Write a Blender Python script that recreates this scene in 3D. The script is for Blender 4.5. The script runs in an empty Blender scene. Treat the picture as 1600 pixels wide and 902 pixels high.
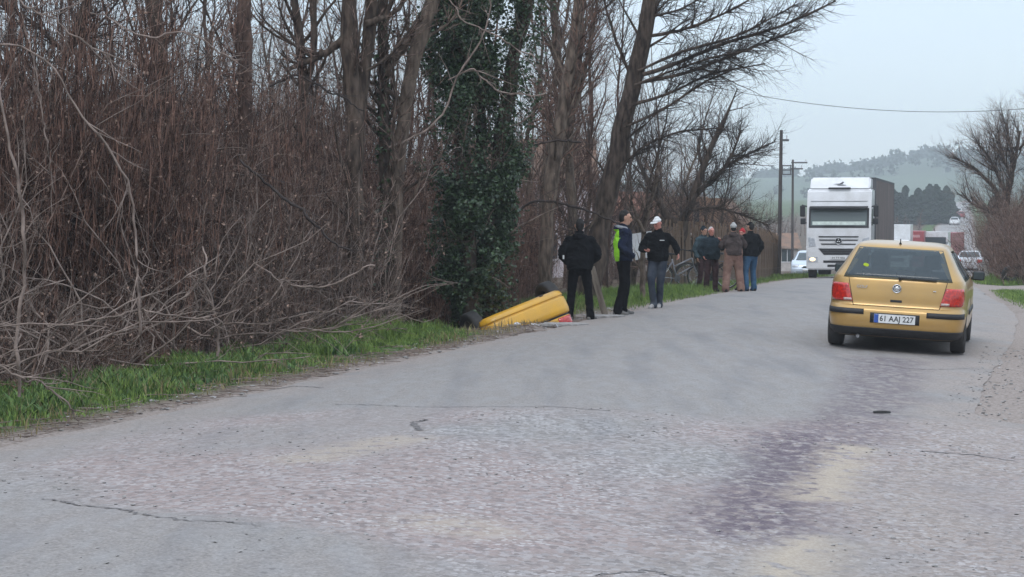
import bpy, bmesh, math, random
import numpy as np
from mathutils import Vector, Matrix
C = bpy.context.scene.collection
S = bpy.context.scene
rng = np.random.default_rng(7)
random.seed(7)
PI = math.pi
F = 2900.0          # focal length in photo pixels (photo 1600 wide)
EYE = 1.78          # camera height

# ------------------------------------------------------------------ camera, sky, sun, exposure
cam = bpy.data.cameras.new('camera'); co = bpy.data.objects.new('camera', cam); C.objects.link(co)
cam.sensor_width = 36.0; cam.lens = F / 1600 * 36; cam.clip_end = 8000; cam.clip_start = 0.1
co.location = (0, 0, EYE)
co.rotation_euler = (math.radians(90) - math.atan(116 / F), 0, 0)
S.camera = co
S.view_settings.view_transform = 'Standard'; S.view_settings.look = 'None'
S.view_settings.exposure = 0.0; S.view_settings.gamma = 1.0
SUN_EL, SUN_AZ = math.radians(52), math.radians(200)
w = bpy.data.worlds.new('World'); S.world = w; w.use_nodes = True
nt = w.node_tree; nt.nodes.clear()
wo = nt.nodes.new('ShaderNodeOutputWorld')
sky = nt.nodes.new('ShaderNodeTexSky'); sky.sky_type = 'NISHITA'; sky.sun_disc = False
sky.sun_elevation = SUN_EL; sky.sun_rotation = SUN_AZ
b1 = nt.nodes.new('ShaderNodeBackground'); b1.inputs[1].default_value = 0.05
nt.links.new(sky.outputs[0], b1.inputs[0])
# overcast layer: cloud deck brightening evenly towards the zenith, the same all round
tc = nt.nodes.new('ShaderNodeTexCoord'); sp = nt.nodes.new('ShaderNodeSeparateXYZ')
nt.links.new(tc.outputs['Generated'], sp.inputs[0])
mr = nt.nodes.new('ShaderNodeMapRange'); mr.inputs[1].default_value = 0; mr.inputs[2].default_value = 1
mr.inputs[3].default_value = 0.63; mr.inputs[4].default_value = 1.55
nt.links.new(sp.outputs[2], mr.inputs[0])
b2 = nt.nodes.new('ShaderNodeBackground')
nz = nt.nodes.new('ShaderNodeTexNoise'); nz.inputs['Scale'].default_value = 2.2; nz.inputs['Detail'].default_value = 4
mp = nt.nodes.new('ShaderNodeMapping'); mp.inputs['Scale'].default_value = (1, 1, 3.5)
nt.links.new(tc.outputs['Generated'], mp.inputs[0]); nt.links.new(mp.outputs[0], nz.inputs['Vector'])
cr = nt.nodes.new('ShaderNodeValToRGB')
cr.color_ramp.elements[0].position = .3; cr.color_ramp.elements[0].color = (.80, .92, 1.06, 1)
cr.color_ramp.elements[1].position = .75; cr.color_ramp.elements[1].color = (.90, 1.0, 1.12, 1)
nt.links.new(nz.outputs[0], cr.inputs[0]); nt.links.new(cr.outputs[0], b2.inputs[0])
nt.links.new(mr.outputs[0], b2.inputs[1])
ad = nt.nodes.new('ShaderNodeAddShader'); nt.links.new(b1.outputs[0], ad.inputs[0]); nt.links.new(b2.outputs[0], ad.inputs[1])
nt.links.new(ad.outputs[0], wo.inputs[0])
sl = bpy.data.lights.new('sun', 'SUN'); sl.energy = 1.0; sl.angle = math.radians(25); sl.color = (1, .97, .93)
so = bpy.data.objects.new('sun', sl); C.objects.link(so)
so.rotation_euler = (math.radians(90) - SUN_EL, 0, math.radians(180) - SUN_AZ + math.radians(0))
cy = S.cycles
cy.max_bounces = 6; cy.diffuse_bounces = 3; cy.glossy_bounces = 3; cy.transparent_max_bounces = 12
cy.transmission_bounces = 4; cy.volume_bounces = 1; cy.caustics_reflective = False; cy.caustics_refractive = False
HAZE = 0.00062

YAW, YPITCH, YROLL, YPX, YPY, YY0 = 25, -15, -18.5, 829, 492, 30.2

# ------------------------------------------------------------------ numeric helpers
def vnoise(x, y, seed=0):
    xi = np.floor(x).astype(np.int64); yi = np.floor(y).astype(np.int64)
    fx = x - xi; fy = y - yi; fx = fx * fx * (3 - 2 * fx); fy = fy * fy * (3 - 2 * fy)
    def h(a, b):
        n = (a * 374761393 + b * 668265263 + seed * 974634777) & 0x7fffffff
        n = ((n ^ (n >> 13)) * 1274126177) & 0x7fffffff
        return ((n ^ (n >> 16)) & 0xffff) / 65535.0
    return (h(xi, yi) * (1 - fx) + h(xi + 1, yi) * fx) * (1 - fy) + (h(xi, yi + 1) * (1 - fx) + h(xi + 1, yi + 1) * fx) * fy
def fbm(x, y, seed=0, o=4):
    v = 0; a = .5; s = 0
    for k in range(o):
        v = v + a * vnoise(x * 2 ** k, y * 2 ** k, seed + k); s += a; a *= .5
    return v / s
def sstep(a, b, x):
    t = np.clip((x - a) / (b - a), 0, 1); return t * t * (3 - 2 * t)
LY = np.array([-60, 28.7, 38, 47, 58, 72, 95, 120, 150, 190, 250, 300, 400, 600, 1000.])
LX = np.array([-26.7, .594, 3.35, 5.55, 8.0, 10.9, 17.3, 24.5, 31.6, 41.6, 56.3, 68.5, 93, 141, 250.])
def Lx(Y):
    Y = np.asarray(Y, float); v = 0; sp_ = np.where(Y > 34, np.minimum((Y - 34) * .3, 8), 0)
    for k in (-1, -.5, 0, .5, 1): v = v + np.interp(Y + sp_ * k, LY, LX)
    v = v / 5
    return np.where(Y < -60, -26.7 + (Y + 60) * .307, v)
GY = [-100, 0, 38, 47, 60, 73, 95, 120, 150, 190, 220, 260, 300, 400, 600, 900, 3000]
GZ = [0, 0, 0, -.18, -.42, -.75, -1.35, -2.05, -2.9, -3.9, -3.6, -2.3, -.8, 1.2, 5, 9, 9]
def gz(Y):
    Y = np.asarray(Y, float); v = 0; sp_ = np.clip((Y - 30) * .2, 0, 8)
    for k in (-1, 0, 1): v = v + np.interp(Y + sp_ * k, GY, GZ)
    return v / 3
def Wd(Y): return 7.2 - .75 * sstep(30, 45, np.asarray(Y, float)) - .6 * sstep(62, 110, np.asarray(Y, float)) + 14 * (1 - sstep(11.2, 17.5, np.asarray(Y, float)))
def crown_z(t):
    return np.where(t < 3.6, .09 * np.clip(t / 3.6, 0, 1), .09 - .19 * np.clip((t - 3.6) / 3.6, 0, 1.15))
def ditch(Y, d):
    Y = np.asarray(Y, float)
    near = 2.3 + 0 * Y
    hole = sstep(26.8, 28.6, Y) * (1 - sstep(33.2, 35.2, Y))
    near = near * (1 - hole) + .75 * hole
    depth = .75 * (1 - sstep(33.5, 38, Y)) + .15 + .35 * hole
    far = near + 2.6
    return -depth * sstep(near, near + 1.0, d) * (1 - .65 * sstep(far, far + 1.8, d))
def zt(Y, t):
    """height of the terrain (outside the road) or of the road surface at distance Y, offset t from its left edge"""
    Y = np.asarray(Y, float); t = np.asarray(t, float)
    z = gz(Y) + np.where((t >= 0), crown_z(t), 0)
    d = np.maximum(-t, 0)
    X = Lx(Y) + t
    z = z + ditch(Y, d) + .04 * sstep(.2, .9, d) - .02 * sstep(0, .15, d)
    e = np.maximum(t - Wd(Y), 0)
    z = z + .10 * sstep(.8, 4, e) - .0 + .05 * (fbm(X * 1.3, Y * 1.3, 3) - .5) * (sstep(.2, 1, d) + sstep(.3, 1.2, e))
    z = z + .25 * (fbm(X * .25, Y * .25, 5) - .5) * (sstep(2, 8, d) + sstep(2, 8, e))
    return z
def zXY(X, Y): return float(zt(Y, X - Lx(Y)))
def at(px, py, Y): return np.array([(px - 800) * Y / F, Y, EYE + (335 - py) * Y / F])

def mesh_np(name, V, faces4=None, faces3=None, smooth=True):
    me = bpy.data.meshes.new(name)
    V = np.asarray(V, np.float32).reshape(-1, 3)
    f4 = np.zeros((0, 4), np.int32) if faces4 is None else np.asarray(faces4, np.int32).reshape(-1, 4)
    f3 = np.zeros((0, 3), np.int32) if faces3 is None else np.asarray(faces3, np.int32).reshape(-1, 3)
    me.vertices.add(len(V)); me.vertices.foreach_set('co', V.ravel())
    nl = f4.size + f3.size; me.loops.add(nl)
    me.loops.foreach_set('vertex_index', np.concatenate([f4.ravel(), f3.ravel()]))
    n = len(f4) + len(f3); me.polygons.add(n)
    ls = np.concatenate([np.arange(len(f4)) * 4, f4.size + np.arange(len(f3)) * 3]).astype(np.int32)
    me.polygons.foreach_set('loop_start', ls)
    me.polygons.foreach_set('use_smooth', np.full(n, smooth))
    me.update(calc_edges=True); me.validate()
    return me
def link(name, me, mat=None, parent=None, **kw):
    o = bpy.data.objects.new(name, me); C.objects.link(o)
    if mat is not None:
        for m in (mat if isinstance(mat, (list, tuple)) else [mat]): me.materials.append(m)
    if parent is not None: o.parent = parent
    for k, v in kw.items(): o[k] = v
    return o
def thing(name, label, cat, loc=(0, 0, 0), rot=(0, 0, 0), group=None):
    o = bpy.data.objects.new(name, None); C.objects.link(o); o.location = loc; o.rotation_euler = rot
    o.empty_display_size = .2
    o['label'] = label; o['category'] = cat
    if group: o['group'] = group
    return o
def copy_thing(root, loc, rot, scale=1, label=None, group=None):
    r = root.copy(); C.objects.link(r); r.location = loc; r.rotation_euler = rot; r.scale = (scale,) * 3 if not hasattr(scale, '__len__') else scale
    if label: r['label'] = label
    if group: r['group'] = group
    for ch in list(root.children):
        c = ch.copy(); C.objects.link(c); c.parent = r
        for g in list(ch.children):
            d = g.copy(); C.objects.link(d); d.parent = c
    return r

# ------------------------------------------------------------------ materials
def mat(name, col, rough=.8, col2=None, scale=6, detail=6, bump=0, bscale=None, metal=0, spec=.5, coat=0, contrast=(.35, .65), coords='Object', stretch=None, emit=None, emit_s=0, translucent=0):
    m = bpy.data.materials.new(name); m.use_nodes = True; n = m.node_tree; p = n.nodes['Principled BSDF']
    p.inputs['Roughness'].default_value = rough; p.inputs['Metallic'].default_value = metal
    p.inputs['Specular IOR Level'].default_value = spec; p.inputs['Coat Weight'].default_value = coat
    if coat: p.inputs['Coat Roughness'].default_value = .06
    if col2 is None: col2 = tuple(c * .72 for c in col)
    t = n.nodes.new('ShaderNodeTexCoord'); mpn = n.nodes.new('ShaderNodeMapping')
    if coords == 'World':
        g = n.nodes.new('ShaderNodeNewGeometry'); n.links.new(g.outputs['Position'], mpn.inputs[0])
    else: n.links.new(t.outputs['Object'], mpn.inputs[0])
    if stretch: mpn.inputs['Scale'].default_value = stretch
    no = n.nodes.new('ShaderNodeTexNoise'); no.inputs['Scale'].default_value = scale; no.inputs['Detail'].default_value = detail
    n.links.new(mpn.outputs[0], no.inputs['Vector'])
    r = n.nodes.new('ShaderNodeValToRGB'); r.color_ramp.elements[0].position = contrast[0]; r.color_ramp.elements[1].position = contrast[1]
    r.color_ramp.elements[0].color = (*col2, 1); r.color_ramp.elements[1].color = (*col, 1)
    n.links.new(no.outputs[0], r.inputs[0]); n.links.new(r.outputs[0], p.inputs['Base Color'])
    if bump:
        nb = n.nodes.new('ShaderNodeTexNoise'); nb.inputs['Scale'].default_value = bscale or scale * 4; nb.inputs['Detail'].default_value = 5
        n.links.new(mpn.outputs[0], nb.inputs['Vector'])
        b = n.nodes.new('ShaderNodeBump'); b.inputs['Strength'].default_value = bump; b.inputs['Distance'].default_value = .02
        n.links.new(nb.outputs[0], b.inputs['Height']); n.links.new(b.outputs[0], p.inputs['Normal'])
    if emit: p.inputs['Emission Color'].default_value = (*emit, 1); p.inputs['Emission Strength'].default_value = emit_s
    return m
def srgb(r, g, b):
    f = lambda c: (c / 255 / 12.92) if c <= 10 else ((c / 255 + .055) / 1.055) ** 2.4
    return (f(r), f(g), f(b))
M = {}
M['bark'] = mat('bark', (.115, .086, .068), .95, (.034, .025, .021), 14, bump=1, bscale=30, stretch=(1, 1, .25), spec=.2)
M['bark_pale'] = mat('pale_bark', (.185, .142, .112), .95, (.06, .045, .036), 12, bump=1, bscale=28, stretch=(1, 1, .3), spec=.2)
M['bark_red'] = mat('reddish_bark', (.14, .09, .07), .95, (.05, .034, .03), 14, bump=1, bscale=30, stretch=(1, 1, .25), spec=.2)
M['twig'] = mat('twig', (.28, .195, .16), .9, (.042, .027, .023), 6, spec=.2, contrast=(.42, .6))
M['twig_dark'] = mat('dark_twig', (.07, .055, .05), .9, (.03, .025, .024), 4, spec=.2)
M['twig_pale'] = mat('pale_twig', (.32, .25, .215), .9, (.13, .10, .085), 6, spec=.2)
M['twig_red'] = mat('reddish_twig', (.25, .145, .11), .9, (.045, .026, .022), 5, spec=.2, contrast=(.42, .6))
M['dry_leaf'] = mat('dry_leaf', (.32, .22, .17), .8, (.07, .042, .034), 11, detail=2, spec=.3)
M['ivy'] = mat('ivy_leaf', (.060, .105, .040), .35, (.009, .022, .012), 11, detail=3, spec=.5)
M['grass'] = mat('grass', (.23, .32, .075), .75, (.05, .10, .028), 8, detail=4, coords='World', spec=.3)
M['grass_dry'] = mat('dry_grass', (.30, .25, .13), .8, (.16, .13, .07), 5, coords='World', spec=.2)
M['herb'] = mat('herb_leaf', (.16, .25, .075), .6, (.035, .08, .03), 10, coords='World', spec=.3)
M['wood_grey'] = mat('weathered_wood', (.30, .26, .22), .9, (.15, .125, .105), 5, bump=.4, stretch=(4, 4, .5), spec=.2)
M['wood_brown'] = mat('brown_wood', (.19, .13, .09), .9, (.10, .07, .05), 5, bump=.4, stretch=(4, 4, .5), spec=.2)
M['black'] = mat('black_plastic', (.018, .018, .02), .6, (.012, .012, .013), 20)
M['rubber'] = mat('rubber', (.025, .025, .026), .85, (.045, .042, .04), 6, bump=.2, bscale=60)
M['chrome'] = mat('chrome', (.7, .7, .7), .2, (.6, .6, .6), 5, metal=1)
M['alu'] = mat('wheel_metal', (.35, .35, .36), .4, (.2, .2, .2), 8, metal=.8)
M['stone'] = mat('stone', (.36, .34, .33), .9, (.2, .19, .18), 10, coords='World', bump=.3)

def glass_mat(name, tint=(.02, .03, .035), alpha=.6):
    m = bpy.data.materials.new(name); m.use_nodes = True; n = m.node_tree; p = n.nodes['Principled BSDF']
    p.inputs['Base Color'].default_value = (*tint, 1); p.inputs['Roughness'].default_value = .06
    p.inputs['IOR'].default_value = 1.5
    no = n.nodes.new('ShaderNodeTexNoise'); no.inputs['Scale'].default_value = 3
    mr_ = n.nodes.new('ShaderNodeMapRange'); mr_.inputs[3].default_value = .05; mr_.inputs[4].default_value = .16
    n.links.new(no.outputs[0], mr_.inputs[0]); n.links.new(mr_.outputs[0], p.inputs['Roughness'])
    tr = n.nodes.new('ShaderNodeBsdfTransparent'); tr.inputs[0].default_value = (.55, .62, .62, 1)
    mx = n.nodes.new('ShaderNodeMixShader'); mx.inputs[0].default_value = alpha
    out = n.nodes['Material Output']
    n.links.new(tr.outputs[0], mx.inputs[1]); n.links.new(p.outputs[0], mx.inputs[2]); n.links.new(mx.outputs[0], out.inputs[0])
    return m
M['glass'] = glass_mat('tinted_reflection_glass', (.085, .11, .125), .56)  # pale blue base colour paints a bright reflection into the tinted glass
M['glass_solid'] = glass_mat('dark_glass', (.035, .05, .055), 1.0)

# ------------------------------------------------------------------ ground, road, hills
def grid_mesh(name, Yr, Tr, zf, attrs=None, xf=None):
    YY, TT = np.meshgrid(Yr, Tr, indexing='ij')
    X, Z = xf(YY, TT), zf(YY, TT)
    V = np.stack([X, YY, Z], -1).reshape(-1, 3)
    ny, ntt = YY.shape; i = np.arange(ny * ntt).reshape(ny, ntt)
    q = np.stack([i[:-1, :-1], i[:-1, 1:], i[1:, 1:], i[1:, :-1]], -1).reshape(-1, 4)
    me = mesh_np(name, V, q)
    for k, fn in (attrs or {}).items():
        a = me.attributes.new(k, 'FLOAT', 'POINT'); a.data.foreach_set('value', fn(YY, TT).astype(np.float32).ravel())
    return me
Yg = np.concatenate([np.arange(-60, 4, 4), np.arange(4, 62, .25), np.arange(62, 140, 1.5), np.arange(140, 320, 6), np.array([330, 360, 400, 450, 500, 600, 700, 850, 1000, 1300])])
tg = np.concatenate([[-1600, -900, -500, -300, -180, -120, -90, -70, -55, -45, -37, -30, -25, -21, -18, -16, -14, -12.5, -11, -10], np.arange(-9, 0.01, .22),
                     np.arange(.6, 7.21, .6), np.arange(7.4, 22, .3), [23, 24.5, 26, 29, 33, 38, 45, 55, 70, 90, 130, 200, 320, 520, 900, 1600]])
def zterr(YY, TT):
    z = zt(YY, TT); inside = (TT > .1) & (TT < Wd(YY) - .1)
    return np.where(inside, z - .07, z)
def verge(YY, TT):
    d = np.maximum(-TT, 0); e = np.maximum(TT - Wd(YY), 0)
    n = fbm(TT * 1.1, YY * .7, 9)
    v = (1 - sstep(.15, .75, np.where(TT < 0, d, e * .9) + .5 * (n - .5)))
    hole = sstep(27.5, 29, YY) * (1 - sstep(32.5, 35, YY)) * (1 - sstep(.6, 1.2, d))
    tr = sstep(52.3, 53.2, YY + .6 * (n - .5)) * (1 - sstep(61, 62, YY)) * (TT > 7)
    sh_ = (TT > 7) * (1 - sstep(5, 9, e)) * (1 - sstep(31, 34, YY + 2 * (n - .5)))
    return np.maximum.reduce([v, hole, tr * 1.0, sh_])
terr = grid_mesh('ground', Yg, tg, zterr, {'dust': verge, 'green': lambda y, t: np.where(t < 0, sstep(.3, .8, -t) * (1 - sstep(2.0, 2.8, -t)) * (1 - .8 * (sstep(27, 29, y) * (1 - sstep(33, 36, y)))), sstep(.2, 1.2, t - Wd(y)) * sstep(26, 33, y) * (1 - sstep(52, 54, y) * (1 - sstep(60, 62, y)))) + (np.abs(t) > 30) * .8}, xf=lambda y, t: Lx(y) + t)

def attr_node(n, name):
    a = n.nodes.new('ShaderNodeAttribute'); a.attribute_name = name; return a.outputs['Fac']
class NB:
    warp = 0      # small node builder
    def __init__(s, name):
        s.m = bpy.data.materials.new(name); s.m.use_nodes = True; s.n = s.m.node_tree; s.p = s.n.nodes['Principled BSDF']
        s.pos = s.n.nodes.new('ShaderNodeNewGeometry').outputs['Position']
    def L(s, a, b): s.n.links.new(a, b)
    def noise(s, scale, detail=5, stretch=None, w=0):
        mpn = s.n.nodes.new('ShaderNodeMapping'); s.L(s.pos, mpn.inputs[0]); mpn.inputs['Location'].default_value = (w, w * 1.7, 0)
        if stretch: mpn.inputs['Scale'].default_value = stretch[:3]; mpn.inputs['Rotation'].default_value = (0, 0, stretch[3] if len(stretch) > 3 else 0)
        t = s.n.nodes.new('ShaderNodeTexNoise'); t.inputs['Scale'].default_value = scale; t.inputs['Detail'].default_value = detail
        s.L(mpn.outputs[0], t.inputs['Vector']); return t.outputs[0]
    def voro(s, scale, feature='F1', out='Distance', rnd=1):
        t = s.n.nodes.new('ShaderNodeTexVoronoi'); t.feature = feature; t.inputs['Scale'].default_value = scale; t.inputs['Randomness'].default_value = rnd
        if s.warp:
            n_ = s.n.nodes.new('ShaderNodeTexNoise'); n_.inputs['Scale'].default_value = scale * 1.3; s.L(s.pos, n_.inputs['Vector'])
            v_ = s.n.nodes.new('ShaderNodeVectorMath'); v_.operation = 'MULTIPLY_ADD'; s.L(n_.outputs['Color'], v_.inputs[0]); v_.inputs[1].default_value = (s.warp / scale,) * 3; s.L(s.pos, v_.inputs[2]); s.L(v_.outputs[0], t.inputs['Vector'])
        else: s.L(s.pos, t.inputs['Vector'])
        s.last = t
        return t.outputs[out]
    def rng(s, v, a, b, c=0, d=1):
        t = s.n.nodes.new('ShaderNodeMapRange'); t.inputs[1].default_value = a; t.inputs[2].default_value = b; t.inputs[3].default_value = c; t.inputs[4].default_value = d
        s.L(v, t.inputs[0]); return t.outputs[0]
    def math(s, op, a, b):
        t = s.n.nodes.new('ShaderNodeMath'); t.operation = op
        for k, v in enumerate((a, b)):
            if isinstance(v, (int, float)): t.inputs[k].default_value = v
            else: s.L(v, t.inputs[k])
        return t.outputs[0]
    def mix(s, f, a, b):
        t = s.n.nodes.new('ShaderNodeMix'); t.data_type = 'RGBA'
        if isinstance(f, (int, float)): t.inputs[0].default_value = f
        else: s.L(f, t.inputs[0])
        for k, v in ((6, a), (7, b)):
            if isinstance(v, tuple): t.inputs[k].default_value = (*v, 1)
            else: s.L(v, t.inputs[k])
        return t.outputs[2]
    def bump(s, h, st, dist=.02):
        b = s.n.nodes.new('ShaderNodeBump'); b.inputs['Strength'].default_value = st; b.inputs['Distance'].default_value = dist
        s.L(h, b.inputs['Height']); s.L(b.outputs[0], s.p.inputs['Normal'])
g = NB('soil_and_litter')
c = g.mix(g.rng(g.noise(2.5, 6), .4, .62), (.075, .055, .04), (.14, .105, .075))
c = g.mix(g.rng(g.voro(22), .05, .3, 1, 0), c, (.17, .115, .08))
gr = g.math('MULTIPLY', attr_node(g.n, 'green'), g.rng(g.noise(1.6, 6, w=3), .30, .5))
c = g.mix(gr, c, g.mix(g.noise(6, 5), (.035, .075, .02), (.09, .16, .04)))
c = g.mix(g.math('MULTIPLY', attr_node(g.n, 'dust'), g.rng(g.noise(3, 6, w=5), .15, .38)), c, g.mix(g.rng(g.noise(30, 4), .35, .65), (.23, .19, .165), (.35, .30, .275)))
g.L(c, g.p.inputs['Base Color']); g.p.inputs['Roughness'].default_value = .95; g.p.inputs['Specular IOR Level'].default_value = .15
g.bump(g.noise(25, 8), .8, .04)
link('ground', terr, g.m, kind='structure')

# the road: an asphalt sheet lying on the ground, widening on the right into a dusty junction near the camera
Yr = np.concatenate([np.arange(-60, 4, 4), np.arange(4, 40, .12), np.arange(40, 80, .5), np.arange(80, 320, 2), np.arange(320, 700, 20)])
tf = np.linspace(0, 1, 90)
def roadx(YY, U):
    jl = .22 * (fbm(YY * 1.4, YY * 0 + 3.3, 11) - .5) * 1.6; jr = .2 * (fbm(YY * .9, YY * 0 + 7.3, 12) - .5)
    return Lx(YY) + jl + U * (Wd(YY) + jr - jl)
def roadz(YY, U):
    X = roadx(YY, U); t = X - Lx(YY)
    z = zt(YY, np.clip(t, 0.0001, None)) + .004
    z = z + .006 * (fbm(X * .8, YY * .8, 21) - .5) * sstep(60, 40, YY)
    return np.where(t < 0, gz(YY) + .002, z)
def seg(YY, U, pts, r):
    X = roadx(YY, U); dmin = np.full(X.shape, 9e9)
    for (x0, y0), (x1, y1) in zip(pts[:-1], pts[1:]):
        dx, dy = x1 - x0, y1 - y0; k = np.clip(((X - x0) * dx + (YY - y0) * dy) / (dx * dx + dy * dy), 0, 1)
        dmin = np.minimum(dmin, np.hypot(X - x0 - k * dx, YY - y0 - k * dy))
    return 1 - sstep(r * .35, r * 1.3, dmin + r * .6 * (fbm(X * 2.2, YY * 2.2, 31) - .5))
def gp(px, py):   # photo pixel on flat ground near the camera -> X, Y
    s_ = (py - 335) / EYE; return ((px - 800) / s_, F / s_)
road_attrs = {
    't': lambda y, u: roadx(y, u) - Lx(y),
    'dark': lambda y, u: np.maximum(seg(y, u, [gp(1255, 680), gp(1225, 735), gp(1165, 820)], .42), .7 * seg(y, u, [gp(1390, 560), gp(1370, 610), gp(1300, 680)], .5)),
    'beige': lambda y, u: np.maximum.reduce([seg(y, u, [gp(1335, 690), gp(1275, 765)], .2), seg(y, u, [gp(1270, 830), gp(1215, 902)], .22), seg(y, u, [gp(690, 830), gp(760, 838)], .3) * .6, seg(y, u, [gp(480, 735), gp(620, 705)], .3) * .6]),
    'loose': lambda y, u: np.clip((1 - sstep(16.2, 17.2, y + .9 * fbm(roadx(y, u) * .8, y * .1, 43))) * sstep(-.4, .8, (roadx(y, u) - Lx(y)) - .5) * (.35 + .65 * sstep(.35, .6, fbm(roadx(y, u) * .5, y * .35, 44))) * (1 - .85 * (sstep(.06, -.06, 0) if False else (1 - sstep(-.05, .12, y - 11.2 + .68 * (roadx(y, u) + 2.87)))) * (1 - sstep(-.9, .3, roadx(y, u)))), 0, 1),
}
road = grid_mesh('road', Yr, tf, roadz, road_attrs, xf=roadx)
r = NB('worn_asphalt'); r.warp = 1.1
T_ = attr_node(r.n, 't')
big = r.noise(.35, 5, (1, .35, 1, -.3))
fine = r.noise(55, 6); mid = r.noise(4, 7, (1.6, .5, 1, -.3), 2)
c = r.mix(r.rng(fine, .3, .7), (.172, .155, .145), (.318, .292, .272))
c = r.mix(r.rng(mid, .42, .68, 0, .45), c, (.29, .285, .285))
c = r.mix(r.rng(r.noise(.9, 6, (2.4, .28, 1, -.3), 8), .50, .70, 0, .45), c, (.135, .135, .145))
pink = r.math('MULTIPLY', r.rng(r.noise(.30, 6, w=4), .36, .52), attr_node(r.n, 'loose'))
c = r.mix(r.math('MULTIPLY', pink, .9), c, r.mix(r.rng(r.noise(40, 5), .3, .7), (.225, .170, .158), (.355, .282, .262)))
edge = r.math('MAXIMUM', r.rng(T_, .0, .85, 1, 0), r.math('MULTIPLY', r.rng(T_, 5.6, 7.1, 0, 1), r.rng(T_, 7.3, 9, 1, .35)))
edge = r.math('MULTIPLY', edge, r.rng(r.noise(1.2, 6, w=1), .28, .55))
c = r.mix(r.math('MULTIPLY', edge, .85), c, r.mix(r.rng(r.noise(35, 5), .35, .65), (.22, .18, .155), (.35, .295, .265)))
# chips of worn surface and loose pale stones (flat print at this distance; bigger stones are built)
cell = r.voro(24, 'F1', 'Color'); sepg = r.n.nodes.new('ShaderNodeSeparateColor'); r.L(cell, sepg.inputs[0])
LO = attr_node(r.n, 'loose')
gw = r.math('ADD', r.math('MULTIPLY', LO, .33), .08)
c = r.mix(r.math('MULTIPLY', gw, r.rng(sepg.outputs[0], .55, .75)), c, (.11, .10, .102))
c = r.mix(r.math('MULTIPLY', gw, r.rng(sepg.outputs[1], .55, .75)), c, (.42, .40, .40))
ch = r.voro(21, 'F1', 'Color'); sepc = r.n.nodes.new('ShaderNodeSeparateColor'); r.L(ch, sepc.inputs[0])
vd = r.rng(r.voro(21), .32, .46, 1, 0)
flk = r.math('MULTIPLY', r.math('MULTIPLY', vd, r.rng(sepc.outputs[0], .42, .46)), r.rng(r.noise(1.3, 9, w=9), .47, .55))
flk = r.math('MULTIPLY', flk, attr_node(r.n, 'loose'))
c = r.mix(r.math('MULTIPLY', flk, .75), c, (.48, .445, .44))
spk = r.rng(r.voro(42), .10, .30, 1, 0)
ch2 = r.voro(42, 'F1', 'Color'); sep2 = r.n.nodes.new('ShaderNodeSeparateColor'); r.L(ch2, sep2.inputs[0])
c = r.mix(r.math('MULTIPLY', r.math('MULTIPLY', spk, r.rng(sep2.outputs[0], .80, .82)), .5), c, (.42, .40, .40))
c = r.mix(r.math('MULTIPLY', r.math('MULTIPLY', spk, r.rng(sep2.outputs[1], .85, .87)), .6), c, (.10, .095, .10))
dk = r.math('MULTIPLY', attr_node(r.n, 'dark'), r.rng(r.noise(9, 9, (1, .8, 1)), .36, .50))
c = r.mix(r.math('MULTIPLY', dk, r.rng(sepg.outputs[2], .15, .6, .45, .95)), c, r.mix(r.rng(fine, .3, .7), (.065, .048, .06), (.15, .115, .14)))
bg_ = r.math('MULTIPLY', attr_node(r.n, 'beige'), r.rng(r.noise(7, 9, w=12), .36, .46))
c = r.mix(r.math('MULTIPLY', bg_, .85), c, r.mix(r.rng(fine, .3, .7), (.35, .285, .215), (.47, .40, .32)))
blk = r.math('MULTIPLY', r.math('MULTIPLY', vd, r.rng(sepc.outputs[1], .95, .96)), r.rng(r.noise(.7, 5, w=19), .45, .55))
c = r.mix(r.math('MULTIPLY', blk, .55), c, (.11, .10, .10))
r.L(c, r.p.inputs['Base Color']); r.p.inputs['Roughness'].default_value = .8; r.p.inputs['Specular IOR Level'].default_value = .35
hh = r.math('ADD', r.math('ADD', r.noise(70, 5), r.math('MULTIPLY', flk, .8)), r.math('MULTIPLY', r.noise(9, 6, w=6), .9))
r.bump(hh, .55, .012)
link('road', road, r.m, kind='structure')

# wooded hills closing the valley
def hill_z(X, Y):
    a = X / np.maximum(Y, 1) * F + 800     # bearing, as a photo column, only to lay the skyline out
    h = np.interp(a, [-3000, -800, 200, 900, 1240, 1300, 1360, 1400, 1450, 1500, 1560, 1650, 2200, 4500], [20, 24, 22, 23, 26, 29, 32, 36, 40, 41, 38, 35, 42, 28])
    k = sstep(620, 1250, Y)
    return 2 + h * k * (1 - .0 * k) + 3.5 * (fbm(X / 160, Y / 160, 51) - .5) * k - 3
def hills():
    Ys = np.concatenate([np.linspace(560, 1350, 60), [1500, 1800]]); Xs = np.linspace(-1500, 2200, 200)
    YY, XX = np.meshgrid(Ys, Xs, indexing='ij')
    Z = hill_z(XX, YY); V = np.stack([XX, YY, Z], -1).reshape(-1, 3); i = np.arange(V.shape[0]).reshape(YY.shape)
    q = np.stack([i[:-1, :-1], i[:-1, 1:], i[1:, 1:], i[1:, :-1]], -1).reshape(-1, 4)
    h = NB('hillside_fields')
    c = h.mix(h.rng(h.noise(.006, 6), .44, .52), (.05, .07, .042), (.075, .105, .06))
    c = h.mix(h.rng(h.noise(.02, 6, w=3), .45, .6, 0, .6), c, (.05, .07, .04))
    h.L(c, h.p.inputs['Base Color']); h.p.inputs['Roughness'].default_value = 1
    link('hills', mesh_np('hills', V, q), h.m, kind='structure')
hills()

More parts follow.
